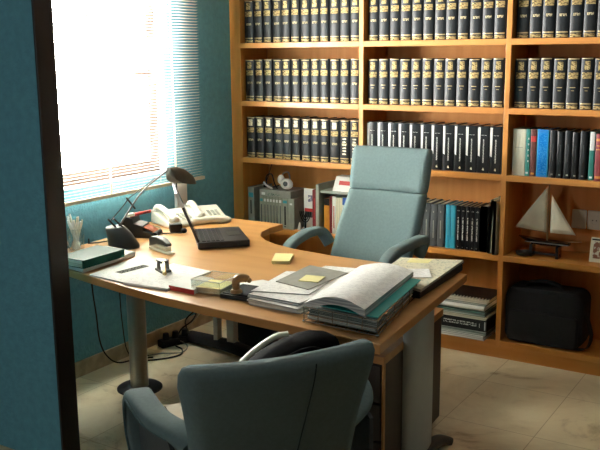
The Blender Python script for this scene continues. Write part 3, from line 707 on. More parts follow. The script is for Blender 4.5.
# binder + green book
bp_ = [(.37, -1.825), (.552, -1.862), (.528, -1.53), (.32, -1.50)]
bd = thing('ring_folder', 'flat grey-white folder lying under the green book', 'folder', (.39, -1.68, Z))
MB().prism(bp_, Z + .0005, Z + .022, PAPER, top=GREYP2).build('folder_body', bd, bevel=.006)
mm = MB(); mm.prism(rect(.535, -1.69, .012, .085, .09), Z + .0225, Z + .030, BLACKP); mm.build('black_clip', bd, bevel=.002)
gb = thing('hardcover_book', 'dark green hardcover book lying on the grey-white folder', 'book', (.36, -1.66, Z + .022))
q = [(.415, -1.868), (.566, -1.872), (.560, -1.632), (.400, -1.632)]
zq = Z + .0228
MB().prism(q, zq, zq + .003, GREENB).build('cover', gb, bevel=.001)
ins = lambda pts, k: [(a + (sum(p[0] for p in pts) / 4 - a) * k, b + (sum(p[1] for p in pts) / 4 - b) * k) for a, b in pts]
MB().prism(ins(q, .02), zq + .003, zq + .031, EDGEF).build('page_block', gb)
MB().prism(q, zq + .031, zq + .034, GREENB).build('cover', gb, bevel=.001)
MB().prism([q[1], q[2], (q[2][0] - .006, q[2][1] - .001), (q[1][0] - .006, q[1][1] - .001)], zq + .0025, zq + .0315, GREENB).build('spine', gb)

# documents
pA = [(.60, -1.875), (.80, -1.895), (.772, -1.592), (.555, -1.565)]
sheet('document', 'printed document with a dark grey strip, beside the green book', pA, Z, .006, group='printed documents along the front edge of the desk')
mm = MB().prism(rect(.690, -1.725, .040, .15, -.10), Z + .0063, Z + .0068, lettering('strip_print', (.05, .05, .045), (.20, .20, .18), 120, .5)); tag(mm.build('title_strip'), 'dark grey narrow printed strip lying on the left document', 'strip')
pB = [(.812, -1.906), (1.018, -1.892), (.995, -1.60), (.778, -1.575)]
sheet('document', 'printed document under the small dark hole punch', pB, Z, .010, group='printed documents along the front edge of the desk')
# punch with brass lever
hp = thing('hole_punch', 'small dark hole punch with a brass lever on the printed document', 'hole punch', (.83, -1.70, Z + .010))
M = RM(.832, -1.700, Z + .0103, math.radians(-28))
MB().box(-.035, .035, -.022, .022, 0, .010, OLIVE, M).build('base_plate', hp, bevel=.002)
mm = MB(); 
for sx in (-1, 1): mm.prism([(-.018, 0), (.018, 0), (.012, .038), (-.012, .038)], -.002 + sx * .018, .002 + sx * .018, OLIVE, M=M @ Matrix.Translation((0, 0, .01)) @ Matrix.Rotation(PI / 2, 4, 'X'))
mm.build('side_cheek', hp)
mm = MB(); mm.box(-.04, .022, -.016, .016, .036, .046, DARKP, M); mm.build('cross_head', hp, bevel=.003)
mm = MB(); mm.tube([M @ Vector((0, 0, .04)), M @ Vector((.045, -.012, .036)), M @ Vector((.095, -.03, .018))], .0055, BRASS); mm.ball(tuple(M @ Vector((.098, -.031, .017))), .009, BRASS); mm.build('lever', hp, smooth=True)
# red box of leaflets
rb = thing('leaflet_box', 'white paper pad with a bright red front edge', 'pad', (1.05, -1.80, Z))
rp_ = [(1.012, -1.872), (1.135, -1.880), (1.095, -1.71), (.985, -1.70)]
MB().prism(rp_, Z + .0105 - .01, Z + .019, PAPER).build('pad_body', rb)
MB().prism([(1.011, -1.8745), (1.136, -1.8825), (1.136, -1.8805), (1.011, -1.8725)], Z + .001, Z + .018, RED).build('red_edge', rb)
# acrylic memo box
mb_ = thing('memo_box', 'clear acrylic memo box beside the red-edged pad', 'box', (1.16, -1.79, Z))
M = RM(1.168, -1.792, Z + .0006, math.radians(4)); w_, d_, h_ = .062, .070, .052
mm = MB(); mm.box(-w_, w_, -d_, -d_ + .003, 0, h_, ACRYL, M); mm.box(-w_, w_, d_ - .003, d_, 0, h_, ACRYL, M); mm.box(-w_, -w_ + .003, -d_ + .003, d_ - .003, 0, h_, ACRYL, M); mm.box(w_ - .003, w_, -d_ + .003, d_ - .003, 0, h_, ACRYL, M); mm.box(-w_ + .003, w_ - .003, -d_ + .003, d_ - .003, 0, .003, ACRYL, M)
mm.build('box_wall', mb_)
mm = MB()
for (x0, y0, x1, y1) in ((-w_, -d_, w_, -d_), (-w_, d_, w_, d_), (-w_, -d_, -w_, d_), (w_, -d_, w_, d_)): mm.cyl(M @ Vector((x0, y0, h_)), M @ Vector((x1, y1, h_)), .0016, WHITEP, n=6)
mm.build('rim', mb_)
M2 = RM(1.168, -1.792, Z + .004, math.radians(9)); tag(MB().box(-.052, .052, -.058, .058, 0, .020, EDGEF, M2, top=YELLOW).build('note_stack'), 'pale yellow note stack inside the clear acrylic memo box', 'notes')
# ink pad and stamp
ip = thing('ink_pad', 'flat black ink pad beneath the wooden stamp', 'ink pad', (1.30, -1.79, Z))
M = RM(1.302, -1.788, Z + .0005, math.radians(3))
MB().box(-.064, .064, -.074, .074, 0, .016, BLACKP, M).build('pad_case', ip, bevel=.003)
MB().box(-.058, .058, -.068, .068, .0161, .020, BLACKCLOTH, M).build('lid', ip, bevel=.002)
ws = thing('rubber_stamp', 'brown wooden hand stamp with a curved grip on the ink pad', 'stamp', (1.292, -1.835, Z + .0208))
sx, sy = 1.292, -1.832; zs = Z + .0208
MB().lathe([(.022, 0), (.022, .006), (.017, .012)], (sx, sy, zs), STAMPW, 20).build('stamp_foot', ws, smooth=True)
mm = MB(); mm.tube([(sx, sy, zs + .008), (sx - .001, sy, zs + .028), (sx + .001, sy + .001, zs + .044), (sx + .013, sy + .009, zs + .053), (sx + .028, sy + .018, zs + .052), (sx + .040, sy + .025, zs + .044)], lambda t: .0125 + .003 * math.sin(t * PI) - .004 * (t > .92), STAMPW, n=14); mm.ball((sx + .040, sy + .025, zs + .044), .0095, STAMPW); mm.build('grip', ws, smooth=True)
sheet('paper_sheet', 'white paper sheet partly hidden behind the wooden stamp', [(1.16, -1.715), (1.26, -1.735), (1.345, -1.60), (1.235, -1.585)], Z, .003, top=PAPER)

# left stack of papers
rr = random.Random(11)
def jit_stack(name, label, cx, cy, w, d, rz, z0, n, h, top, edge, jit=.012, cat='papers'):
    mm = MB(); k = h / n
    for i in range(n):
        mm.prism(rect(cx + rr.uniform(-jit, jit), cy + rr.uniform(-jit, jit), w, d, rz + rr.uniform(-.05, .05)), z0 + i * k + .0003, z0 + (i + 1) * k - .0002, edge, top=top if i == n - 1 else PAPER)
    return tag(mm.build(name), label, cat)
jit_stack('paper_stack', 'untidy stack of printed papers under the grey folder, left of the wire tray', 1.495, -1.735, .215, .30, math.radians(-4), Z, 6, .036, PRINT, EDGE)
sheet('paper_sheet', 'long printed sheet fanned out from the paper stack towards the office chair', [(1.325, -1.56), (1.535, -1.50), (1.515, -1.235), (1.335, -1.275)], Z, .004, top=PRINTX)
sheet('paper_sheet', 'printed sheet lying on the paper stack with its corner past the ink pad', [(1.365, -1.845), (1.565, -1.78), (1.52, -1.47), (1.32, -1.545)], Z + .0365, .003, top=PRINT)
gf = [(1.375, -1.70), (1.535, -1.735), (1.545, -1.46), (1.355, -1.43)]
sheet('card_folder', 'plain grey card folder on the paper stack under a yellow note', gf, Z + .040, .003, top=GREYP, edge=GREYP, cat='folder')
tag(MB().prism(rect(1.475, -1.61, .076, .085, math.radians(12)), Z + .0433, Z + .046, YELLOW).build('sticky_note'), 'yellow sticky note lying on the grey card folder', 'sticky note')
tag(MB().prism([(1.118, -1.349), (1.184, -1.313), (1.128, -1.193), (1.052, -1.222)], Z + .0003, Z + .014, YELLOW).build('sticky_note_pad', bevel=.0008), 'thick yellow sticky note pad alone on the bare desk', 'sticky notes')
# wire letter tray with contents
wt = thing('wire_tray', 'chrome wire letter tray at the front right desk corner', 'tray', (1.77, -1.76, Z))
t0 = [(1.655, -1.955), (1.930, -1.970), (1.845, -1.500), (1.60, -1.49)]
tz0, tz1 = Z + .006, Z + .055
mm = MB()
for zz_ in (tz0, tz0 + .024, tz1):
    for i in range(4):
        a, b = t0[i], t0[(i + 1) % 4]; mm.cyl((*a, zz_), (*b, zz_), .002, CHROME, n=6)
for i in range(4):
    a, b = t0[i], t0[(i + 1) % 4]; n = 5
    for k in range(n): t = k / n; mm.cyl((a[0] + (b[0] - a[0]) * t, a[1] + (b[1] - a[1]) * t, tz0), (a[0] + (b[0] - a[0]) * t, a[1] + (b[1] - a[1]) * t, tz1), .0018, CHROME, n=6)
for k in range(1, 7): t = k / 7; mm.cyl((t0[0][0] + (t0[1][0] - t0[0][0]) * t, t0[0][1] + (t0[1][1] - t0[0][1]) * t, tz0), (t0[3][0] + (t0[2][0] - t0[3][0]) * t, t0[3][1] + (t0[2][1] - t0[3][1]) * t, tz0), .0018, CHROME, n=6)
mm.build('wire_basket', wt)
for a in t0: MB().ball((a[0], a[1], Z + .006), .006, CHROME, 10).build('foot', wt, smooth=True)
ct_ = (1.765, -1.74); tp = lambda k: [(ct_[0] + (a - ct_[0]) * k, ct_[1] + (b - ct_[1]) * k) for a, b in t0]
mm = MB()
for i in range(7): 
    j = rr.uniform(-.004, .004); mm.prism([(a + j, b + rr.uniform(-.004, .004)) for a, b in tp(.93)], tz0 + .004 + i * .0052, tz0 + .0088 + i * .0052, EDGEG, top=PAPER)
tag(mm.build('tray_papers'), 'grey and white papers filling the wire letter tray', 'papers')
tf = [(1.70, -1.93), (1.922, -1.952), (1.848, -1.47), (1.64, -1.46)]
tag(MB().prism(tf, tz1 + .001, tz1 + .004, TEALP).build('turquoise_folder'), 'turquoise card folder lying on top of the wire tray', 'folder')
# thick curled document on top
def curled(x0=1.62):
    mm = MB(); n = 14; ringsT = []
    A, B_, C_, D_ = Vector((1.66, -1.965, 0)), Vector((1.888, -1.975, 0)), Vector((1.805, -1.44, 0)), Vector((1.575, -1.42, 0))
    rows = []
    for i in range(n + 1):
        u = i / n; row = []
        hgt = .008 + .040 * math.sin(min(1, u * 1.02) * PI * .86) ** 1.0
        for j in range(9):
            v = j / 8; p = (A * (1 - u) + B_ * u) * (1 - v) + (D_ * (1 - u) + C_ * u) * v
            row.append((p.x, p.y, tz1 + .006 + hgt * (1 - .35 * v)))
        rows.append(row)
    top = [p for r in rows for p in r]; bot = []
    for i in range(n + 1):
        for j in range(9): x, y, zt = rows[i][j]; bot.append((x, y, max(tz1 + .0045, zt - .026)))
    o = len(top); fs = []; F2 = []
    for i in range(n):
        for j in range(8):
            a = i * 9 + j; fs.append((a, a + 9, a + 10, a + 1)); F2.append((o + a, o + a + 1, o + a + 10, o + a + 9))
    sd = []
    for i in range(n): a = i * 9; sd.append((a, o + a, o + a + 9, a + 9)); a += 8; sd.append((a, a + 9, o + a + 9, o + a))
    for j in range(8): a = j; sd.append((a, a + 1, o + a + 1, o + a)); a = n * 9 + j; sd.append((a, o + a, o + a + 1, a + 1))
    mm.add(top + bot, fs, PRINTX); k = mm.m(EDGE)
    for f_ in F2 + sd: mm.f.append(list(f_)); mm.mi.append(k)
    return mm
tag(curled().build('thick_document', smooth=True), 'thick white curling printed document on the wire tray', 'document')
# agenda + black book
bb = [(1.69, -1.51), (1.865, -1.515), (1.845, -1.055), (1.66, -1.13)]
tag(MB().prism(bb, Z + .0005, Z + .026, BLACKP).build('black_book', bevel=.003), 'thick black book lying beneath the open handwritten agenda', 'book')
ag = thing('agenda', 'open cream agenda with handwriting at the right desk edge', 'agenda', (1.76, -1.28, Z + .026))
aq = [(1.645, -1.44), (1.878, -1.535), (1.842, -1.035), (1.60, -1.12)]
MB().prism(aq, Z + .0265, Z + .031, BLACKP).build('cover', ag)
mm = MB(); mm.prism(ins(aq, .02), Z + .031, Z + .040, EDGEF, top=HAND); mm.build('page_block', ag)
mm = MB(); mm.prism([(1.66, -1.19), (1.74, -1.16), (1.73, -1.09), (1.645, -1.12)], Z + .0402, Z + .0408, YELLOW); mm.build('yellow_page_patch', ag)
tag(MB().prism(rect(1.77, -1.33, .10, .13, .5), Z + .0411, Z + .0425, PRINTX).build('loose_note'), 'small white note lying on the open agenda', 'note')
sheet('paper_sheet', 'white sheet under the left side of the open agenda', [(1.585, -1.44), (1.66, -1.43), (1.63, -1.17), (1.535, -1.22)], Z, .003, top=PAPER)

# stapler
sp_ = thing('stapler', 'cream and black stapler on the desk in front of the telephone', 'stapler', (.548, -1.395, Z), math.radians(-20))
def loc_(mb, base): mb.v = [base @ v for v in mb.v]; return mb
MS = RM(.548, -1.395, Z + .0005, math.radians(-20))
loc_(MB().prism([(-.075, -.018), (.10, -.018), (.108, 0), (.10, .018), (-.075, .018)], 0, .010, CREAM), MS).build('base_plate', sp_, bevel=.003)
mm = MB(); mm.loft([[(x, -w_, z0_), (x, w_, z0_), (x, w_ * .9, z1_), (x, -w_ * .9, z1_)] for x, w_, z0_, z1_ in ((-.075, .016, .012, .048), (-.05, .018, .018, .060), (.0, .018, .034, .066), (.05, .017, .036, .060), (.085, .014, .034, .046))], OLIVE); loc_(mm, MS).build('arm', sp_, smooth=True, bevel=.003)
mm = MB(); mm.box(-.06, .08, -.012, .012, .014, .030, CREAM); loc_(mm, MS).build('magazine', sp_, bevel=.002)
# desk lamp
lp = thing('desk_lamp', 'dark grey desk lamp with a long bent arm beside the window', 'lamp', (.36, -1.43, Z))
mm = MB(); R0 = [(.345 + .080 * math.cos(a), -1.425 + .072 * math.sin(a), Z + .0005) for a in [2 * PI * i / 32 for i in range(32)]]
def ell(cx, cy, rx, ry, z_): return [(cx + rx * math.cos(a), cy + ry * math.sin(a), z_) for a in [2 * PI * i / 32 for i in range(32)]]
mm.loft([ell(.352, -1.418, .074, .066, Z + .0005), ell(.352, -1.418, .074, .066, Z + .012), ell(.332, -1.430, .056, .052, Z + .070), ell(.322, -1.436, .046, .043, Z + .092), ell(.322, -1.436, .040, .037, Z + .097)], DARKP); mm.build('lamp_base', lp, smooth=True, angle=50)
mm = MB(); mm.tube([(.33, -1.43, Z + .09), (.345, -1.41, .862), (.35, -1.345, .925), (.35, -1.30, .962), (.35, -1.22, 1.006), (.35, -1.10, 1.052)], .0042, DARKP); mm.build('arm', lp, smooth=True)
mm = MB(); mm.tube([(.335, -1.475, .872), (.34, -1.40, .925), (.345, -1.362, .958), (.35, -1.30, .985), (.35, -1.18, 1.03)], .0025, BLACKP); mm.build('tension_rod', lp, smooth=True)
for dx in (0, .022): MB().cyl((.34 + dx, -1.445 + dx, Z + .09), (.338 + dx * .4, -1.495 + dx * 1.1, .880), .0042, BLACKP, n=10).build('counter_rod', lp, smooth=True)
MB().cyl((.345, -1.38, .962), (.352, -1.335, .905), .0045, BLACKP, n=10).build('clip', lp, smooth=True)
mm = MB()
def shade_ring(t, w, zt, zb_, y): return [(.35 + w * math.cos(a), y, (zb_ + (zt - zb_) * max(0, math.sin(a)) ** .7) if math.sin(a) > 0 else zb_) for a in [PI * i / 14 for i in range(15)]]
mm.loft([shade_ring(0, .018, 1.066, 1.044, -1.09), shade_ring(0, .032, 1.066, 1.006, -1.07), shade_ring(0, .042, 1.064, .985, -1.03), shade_ring(0, .044, 1.050, .976, -.985), shade_ring(0, .036, 1.018, .968, -.935), shade_ring(0, .014, .982, .966, -.90)], OLIVE); mm.build('lamp_shade', lp, smooth=True, angle=60)
MB().cyl((.35, -1.035, .985), (.35, -1.035, .945), .003, BLACKP, n=8).build('tilt_pin', lp)
# pen tray organiser
ot = thing('desk_organiser', 'black stepped desk organiser with red pens near the lamp', 'organiser', (.245, -1.195, Z))
MO = RM(.245, -1.195, Z + .0005, math.radians(24)) @ Matrix.Scale(.88, 4)
mm = MB(); prof = [(-.085, 0), (.095, 0), (.095, .022), (.04, .035), (.035, .065), (-.015, .078), (-.02, .105), (-.06, .115), (-.085, .07)]
mm.loft([[(a, s_ * .062, b) for a, b in prof] for s_ in (-1, 1)], BLACKP); loc_(mm, MO).build('organiser_body', ot, bevel=.003)
mm = MB(); mm.cyl((.10, -.05, .015), (.10, .05, .015), .014, BLACKP, n=14); loc_(mm, MO).build('tape_roller', ot, smooth=True)
for i, (y_, c_, l_) in enumerate(((-.035, RED, 'red pen in the black organiser, nearest the lamp'), (-.012, DKRED, 'dark red pen in the middle of the black organiser'), (.012, RED, 'red pen with pale tip at the far side of the organiser'))):
    p = MB(); a, b = MO @ Vector((-.04, y_, .115)), MO @ Vector((.025 + .018 * i, y_ + .012, .135)); p.cyl(a, b, .0075, c_, n=10); p.cyl(b, b + (b - a).normalized() * .022, .006, WHITEP if i == 2 else c_, .003, n=10)
    tag(p.build('pen', smooth=True), l_, 'pen', 'red pens in the black organiser')
tag(MB().box(.028, .088, -.045, .04, .0, .006, ORANGEC, MO @ Matrix.Translation((.012, 0, .068)) @ Matrix.Rotation(math.radians(28), 4, 'Y')).build('card_block', bevel=.001), 'small orange-red card block lying in the black organiser', 'cards')
wp_ = MB(); a, b = MO @ Vector((-.055, -.05, .122)), MO @ Vector((-.01, -.052, .130)); wp_.cyl(a, b, .009, WHITEP, n=10); tag(wp_.build('marker', smooth=True), 'stubby white marker lying at the top of the organiser', 'marker')

# two telephones
def phone(label, cx, cy, rz, off=False):
    t = thing('telephone', label, 'telephone', (cx, cy, Z), rz, 'ivory telephones by the window wall')
    Mp = RM(cx, cy, Z, rz)
    mm = MB(); mm.loft([[(x, -.095, .003), (x, .095, .003), (x, .09, h_), (x, -.09, h_)] for x, h_ in ((-.10, .060), (-.085, .064), (.08, .028), (.105, .018))], PHONEW); loc_(mm, Mp).build('phone_body', t, bevel=.010, seg=3)
    mm = MB(); mm.box(-.01, .075, -.01, .075, .0, .004, PHONEW, Matrix.Translation((0, 0, .045)) @ Matrix.Rotation(math.radians(12), 4, 'Y')); loc_(mm, Mp).build('keypad_plate', t)
    for i in range(4):
        for j in range(3):
            mm = MB(); mm.box(-.006, .006, -.007, .007, 0, .005, GREYP2, Matrix.Translation((.004 + i * .019, .01 + j * .022, .0475 - i * .004)) @ Matrix.Rotation(math.radians(12), 4, 'Y')); loc_(mm, Mp).build('key', t)
    mm = MB(); mm.tube([(-.095, -.055, .072), (-.06, -.055, .080), (0, -.055, .070), (.06, -.055, .052), (.095, -.055, .038)], lambda q_: .017 + .006 * abs(2 * q_ - 1) ** 2, PHONEW, n=14)
    mm.ball((-.088, -.055, .070), (.030, .028, .022), PHONEW); mm.ball((.088, -.055, .042), (.030, .028, .022), PHONEW)
    loc_(mm, Mp).build('handset', t, smooth=True)
    return t
phone('ivory telephone directly behind the laptop screen', .20, -.875, math.radians(-22))
phone('ivory telephone farther back beside the bookcase', .27, -.715, math.radians(-35))
hx = MB(); hx.tube([(.30, -.86, Z + .016), (.36, -.79, Z + .024), (.415, -.72, Z + .016)], lambda t: .017 + .004 * abs(2 * t - 1), PHONEW, n=12); hx.ball((.30, -.86, Z + .0165), (.024, .024, .016), PHONEW); hx.ball((.415, -.72, Z + .0165), (.024, .024, .016), PHONEW)
tag(hx.build('telephone_handset', smooth=True), 'ivory telephone handset lying off the hook behind the laptop', 'handset')

# laptop
lt = thing('laptop', 'open black laptop with its thin screen seen edge-on', 'laptop', (.66, -1.10, Z))
L = [(.694, -1.306), (.852, -1.131), (.625, -.903), (.468, -1.063)]   # near hinge, near front, far front, far hinge
MB().prism(L, Z + .004, Z + .034, LAPTOP).build('laptop_base', lt, bevel=.004)
U = Vector((.158, .175, 0)).normalized(); V = Vector((-.226, .243, 0)).normalized(); H0 = Vector((.694, -1.306, Z + .034))
ML = Matrix(((U.x, V.x, 0, H0.x), (U.y, V.y, 0, H0.y), (0, 0, 1, H0.z), (0, 0, 0, 1)))
mm = MB()
for r in range(5):
    for c in range(12): mm.box(.020 + r * .021, .037 + r * .021, .02 + c * .0243, .041 + c * .0243, .0002, .003, LAPKEY, ML)
mm.build('keyboard', lt)
MB().box(.15, .21, .12, .21, .0002, .0012, DARKP, ML).build('touchpad', lt)
for y_ in (.03, .27): mm = MB(); mm.box(.02, .215, y_, y_ + .02, -.034, -.030, BLACKP, ML); mm.build('foot', lt)
ang = math.radians(22)
MSn = ML @ Matrix.Translation((.006, 0, .002)) @ Matrix.Rotation(-ang, 4, 'Y')
MB().box(-.009, .003, .004, .328, 0, .245, LAPTOP, MSn).build('screen_lid', lt, bevel=.003)
MB().box(.003, .0036, .022, .31, .02, .228, mat('screen_dark', (.02, .025, .03), .15, 0, .05, 10), MSn).build('display', lt)
MB().box(-.0095, .0045, .001, .006, .175, .246, LAPLIT, MSn).build('lit_edge_cap', lt)  # pale cap paints the bright light on the lid's upper end
for y_ in (.04, .27): mm = MB(); mm.cyl((.004, y_, .004), (.004, y_ + .03, .004), .006, LAPTOP, n=12); loc_(mm, ML).build('hinge', lt, smooth=True)
pa = thing('power_adapter', 'black power adapter with cable behind the laptop', 'adapter', (.345, -1.03, Z))
MA = RM(.335, -1.035, Z + .0005, math.radians(48))
MB().box(-.03, .03, -.024, .024, 0, .042, BLACKP, MA).build('adapter_body', pa, bevel=.004)
MB().ball((.395, -1.045, Z + .014), (.016, .016, .0135), BLACKP, 12).build('plug', pa, smooth=True)
MB().tube([(.28, -1.08, Z + .01), (.22, -1.02, Z + .005), (.16, -.99, Z + .004), (.09, -1.0, Z + .004)], .003, GREYP).build('cable', pa, smooth=True)
tag(MB().tube([(.40, -1.05, Z + .006), (.33, -1.10, Z + .004), (.26, -1.11, Z + .004), (.15, -1.07, Z + .004), (.10, -1.05, Z + .004)], .003, BLACKP).build('laptop_cable', smooth=True), 'thin black cable curving across the desk to the organiser', 'cable')
tag(MB().tube([(.26, -1.415, Z + .005), (.215, -1.37, Z + .0042), (.19, -1.42, Z + .0042), (.165, -1.46, Z + .004)], .003, BLACKP).build('lamp_cable', smooth=True), 'black lamp cable lying between the lamp base and the pen cup', 'cable')

# ---------------------------------------------------------------- floor clutter below the desk
def cable(label, pts, r=.004, mt=BLACKP): return tag(MB().tube(pts, r, mt).build('cable', smooth=True), label, 'cable', 'cables on the floor by the wall')
cable('black cable hanging down the wall behind the metal desk leg', [(XW + .02, -1.235, .70), (XW + .02, -1.23, .45), (XW + .022, -1.215, .30), (XW + .02, -1.20, .16), (XW + .03, -1.17, .07), (XW + .05, -1.11, .012), (.0, -1.02, .006), (.06, -.94, .006)])
cable('second thin black cable hanging down near the desk leg', [(XW + .018, -1.05, .70), (XW + .02, -1.04, .45), (XW + .02, -1.03, .2), (XW + .03, -1.0, .02), (.02, -.93, .006)], .003)
cable('black looped cable lying on the floor towards the power strip', [(.06, -1.0, .006), (.13, -.92, .006), (.16, -.83, .006), (.11, -.76, .007), (.05, -.74, .012), (.06, -.66, .02)], .0045)
cable('thin grey cable looping on the floor beneath the desk', [(-.02, -1.0, .005), (.05, -.88, .005), (.14, -.80, .005), (.10, -.70, .006), (.03, -.70, .03)], .003, GREYP)
cable('black tangled cable rising to the power strip', [(.03, -.72, .02), (-.01, -.62, .06), (.06, -.60, .12), (.04, -.54, .16), (-.01, -.58, .10), (.08, -.66, .05), (.03, -.70, .04)], .0045)
cable('ivory cable running from the power strip up to the desk', [(.0, -.66, .02), (.05, -.60, .10), (.10, -.56, .20), (.09, -.60, .40), (.06, -.64, .70)], .003, CREAM)
ps = thing('power_strip', 'black power strip with plugs on the floor near the wall', 'power strip', (.02, -.68, 0))
MPp = RM(.015, -.70, .001, math.radians(70))
MB().box(-.10, .10, -.03, .03, 0, .04, BLACKP, MPp).build('strip_body', ps, bevel=.006)
for k in range(3): mm = MB(); mm.cyl((-.06 + k * .06, 0, .04), (-.06 + k * .06, 0, .075), .02, BLACKP, .016, 14); loc_(mm, MPp).build('plug', ps, smooth=True)
bgm = MB(); bgm.loft([[(.32 + w_ * math.cos(a) * .13 + .1, -.47 + w_ * math.sin(a) * .07, z_) for a in [2 * PI * i / 20 for i in range(20)]] for z_, w_ in ((.001, .9), (.03, 1.08), (.10, 1.1), (.17, .95), (.20, .6))], BLACKCLOTH)
tag(bgm.build('soft_case', smooth=True), 'black rounded soft case on the floor behind the desk foot', 'case')
tag(MB().box(.62, .80, -.62, -.44, .001, .115, BROWNBOX, top=BROWNBOX).build('brown_box', bevel=.003), 'small brown box on the floor under the desk', 'box')

# ---------------------------------------------------------------- chairs
def pad(mb, rings, mt): return mb.loft(rings, mt)
def rr_ring(cx, cy, w, t, z_, n=6, cv=0.):
    """rounded rectangle ring in x (width) / y (thickness), bowed by cv"""
    r = t / 2 * .98; pts = []
    for (sx, sy, a0) in ((1, 1, 0), (-1, 1, 90), (-1, -1, 180), (1, -1, 270)):
        k = [math.radians(a0 + 90 * i / n) for i in range(n + 1)]
        for a in k:
            x = sx * (w / 2 - r) + r * math.cos(a); y = sy * (t / 2 - r) + r * math.sin(a)
            pts.append((cx + x, cy + y + cv * (x / (w / 2)) ** 2, z_))
        if sx == 1 and sy == 1 or sx == -1 and sy == -1:
            for q_ in range(1, 6):
                x = sx * (w / 2 - r) * (1 - 2 * q_ / 6); y = sy * t / 2
                pts.append((cx + x, cy + y + cv * (x / (w / 2)) ** 2, z_))
    return pts
# executive chair behind the desk (faces -y)
ec = thing('office_chair', 'high-backed teal office chair behind the desk in front of the bookcase', 'chair', (1.17, -.58, 0))
def yb2(z_): return -.555 + (z_ - .60) * .50
def ecx(z_): return 1.163 + (1.12 - z_) * .13 if z_ > .9 else 1.1916 - (.9 - z_) * .06
mm = MB(); X = 1.155
rg = []
for z_, w_, t_ in ((.52, .40, .05), (.56, .43, .07), (.66, .435, .08), (.78, .445, .085), (.88, .432, .085), (.915, .424, .080), (.925, .418, .066)): rg.append(rr_ring(ecx(z_), yb2(z_), w_, t_, z_, cv=-.025))
mm.loft(rg, TEALFAB); bk = mm.build('backrest', ec, smooth=True, angle=70)
mm = MB(); rg = []
for z_, w_, t_ in ((.926, .418, .062), (.934, .424, .080), (.96, .430, .088), (1.05, .438, .085), (1.10, .440, .075), (1.122, .432, .055), (1.13, .415, .03)): rg.append(rr_ring(ecx(z_), yb2(z_), w_, t_, z_, cv=-.02))
mm.loft(rg, TEALFAB); mm.build('headrest', ec, smooth=True, angle=70)
mm = MB(); mm.loft([[(X + .02 + w_ * math.cos(a) ** 1 * (abs(math.cos(a)) ** -.4 if abs(math.cos(a)) > .01 else 1), -.80 + .24 * math.sin(a) * (abs(math.sin(a)) ** -.4 if abs(math.sin(a)) > .01 else 1), z_) for a in [2 * PI * (i + .5) / 32 for i in range(32)]] for z_, w_ in ((.40, .20), (.415, .23), (.46, .235), (.49, .22), (.50, .17))], TEALFAB); mm.build('seat', ec, smooth=True, angle=70)
MB().tube([(.905, -.50, .64), (.865, -.52, .703), (.848, -.60, .712), (.838, -.68, .700), (.828, -.765, .668), (.828, -.83, .60), (.84, -.84, .53), (.87, -.82, .45), (.93, -.80, .44)], 1, TEALFAB, flat=(.030, .022), up=(1, .05, 0)).build('armrest', ec, smooth=True, angle=70)
MB().tube([(1.385, -.46, .63), (1.425, -.50, .715), (1.437, -.62, .728), (1.442, -.76, .730), (1.445, -.88, .722), (1.45, -.965, .69), (1.45, -1.0, .62), (1.44, -.98, .52), (1.41, -.92, .45), (1.35, -.86, .44)], 1, TEALFAB, flat=(.030, .022), up=(1, -.05, 0)).build('armrest', ec, smooth=True, angle=70)
MB().box(X - .03, X + .07, -.70, -.47, .37, .40, BLACKP).build('seat_bracket', ec, bevel=.004)
MB().tube([(X + .02, -.62, .385), (X + .02, -.50, .40), (X + .02, -.49, .55)], 1, BLACKP, flat=(.04, .01), up=(1, 0, 0)).build('back_support', ec, smooth=True)
MB().cyl((X + .02, -.76, .10), (X + .02, -.76, .40), .028, BLACKP).build('gas_column', ec, smooth=True)
for k in range(5):
    a = 2 * PI * k / 5 + .3; e = (X + .02 + .27 * math.cos(a), -.72 + .04 - .08 + .22 * math.sin(a)); 
    s = MB().tube([(X + .02, -.76, .12), (X + .02 + .14 * math.cos(a), -.76 + .12 * math.sin(a), .10), (e[0], e[1], .068)], lambda t: .022 - .006 * t, BLACKP, n=10).build('base_leg', ec, smooth=True)
    MB().cyl((e[0] - .012 * math.sin(a), e[1] + .012 * math.cos(a), .027), (e[0] + .012 * math.sin(a), e[1] - .012 * math.cos(a), .027), .0265, BLACKP).build('caster', s, smooth=True)

# visitor chair in front of the desk, seen from behind
VC = (1.735, -2.375); VR = math.radians(55.2)
vc = thing('visitor_chair', 'teal upholstered visitor chair in the foreground with its back to the viewer', 'chair', (*VC, 0), VR)
MV = RM(*VC, 0, VR)
def yv(z_): return -.285 + (.855 - z_) * .32
mm = MB(); rg = []
for z_, w_, t_, cv in ((.44, .43, .05, .0), (.47, .45, .075, .005), (.56, .46, .08, .012), (.66, .475, .082, .022), (.74, .505, .084, .032), (.80, .53, .088, .04), (.835, .53, .086, .042), (.853, .515, .066, .042), (.86, .49, .035, .042)):
    rg.append(rr_ring(0, yv(z_), w_, t_, z_, cv=cv))
loc_(mm.loft(rg, TEALFAB), MV).build('backrest', vc, smooth=True, angle=75)
mm = MB(); mm.tube([(.065, yv(.848) - .036, .846), (.062, yv(.80) - .0445, .80), (.055, yv(.70) - .0425, .70), (.045, yv(.58) - .0405, .58), (.04, yv(.48) - .039, .48)], .0016, mat('dark_seam_thread', (.03, .045, .048), 1.0, 0, .1, 90, spec=0), n=8); loc_(mm, MV).build('back_seam', vc, smooth=True)
mm = MB(); mm.loft([[(w_ * math.cos(a) * (abs(math.cos(a)) ** -.5 if abs(math.cos(a)) > .01 else 1), .02 + w_ * 1.02 * math.sin(a) * (abs(math.sin(a)) ** -.5 if abs(math.sin(a)) > .01 else 1), z_) for a in [2 * PI * (i + .5) / 32 for i in range(32)]] for z_, w_ in ((.385, .20), (.40, .225), (.44, .23), (.46, .22), (.468, .18))], TEALFAB); loc_(mm, MV).build('seat', vc, smooth=True, angle=70)
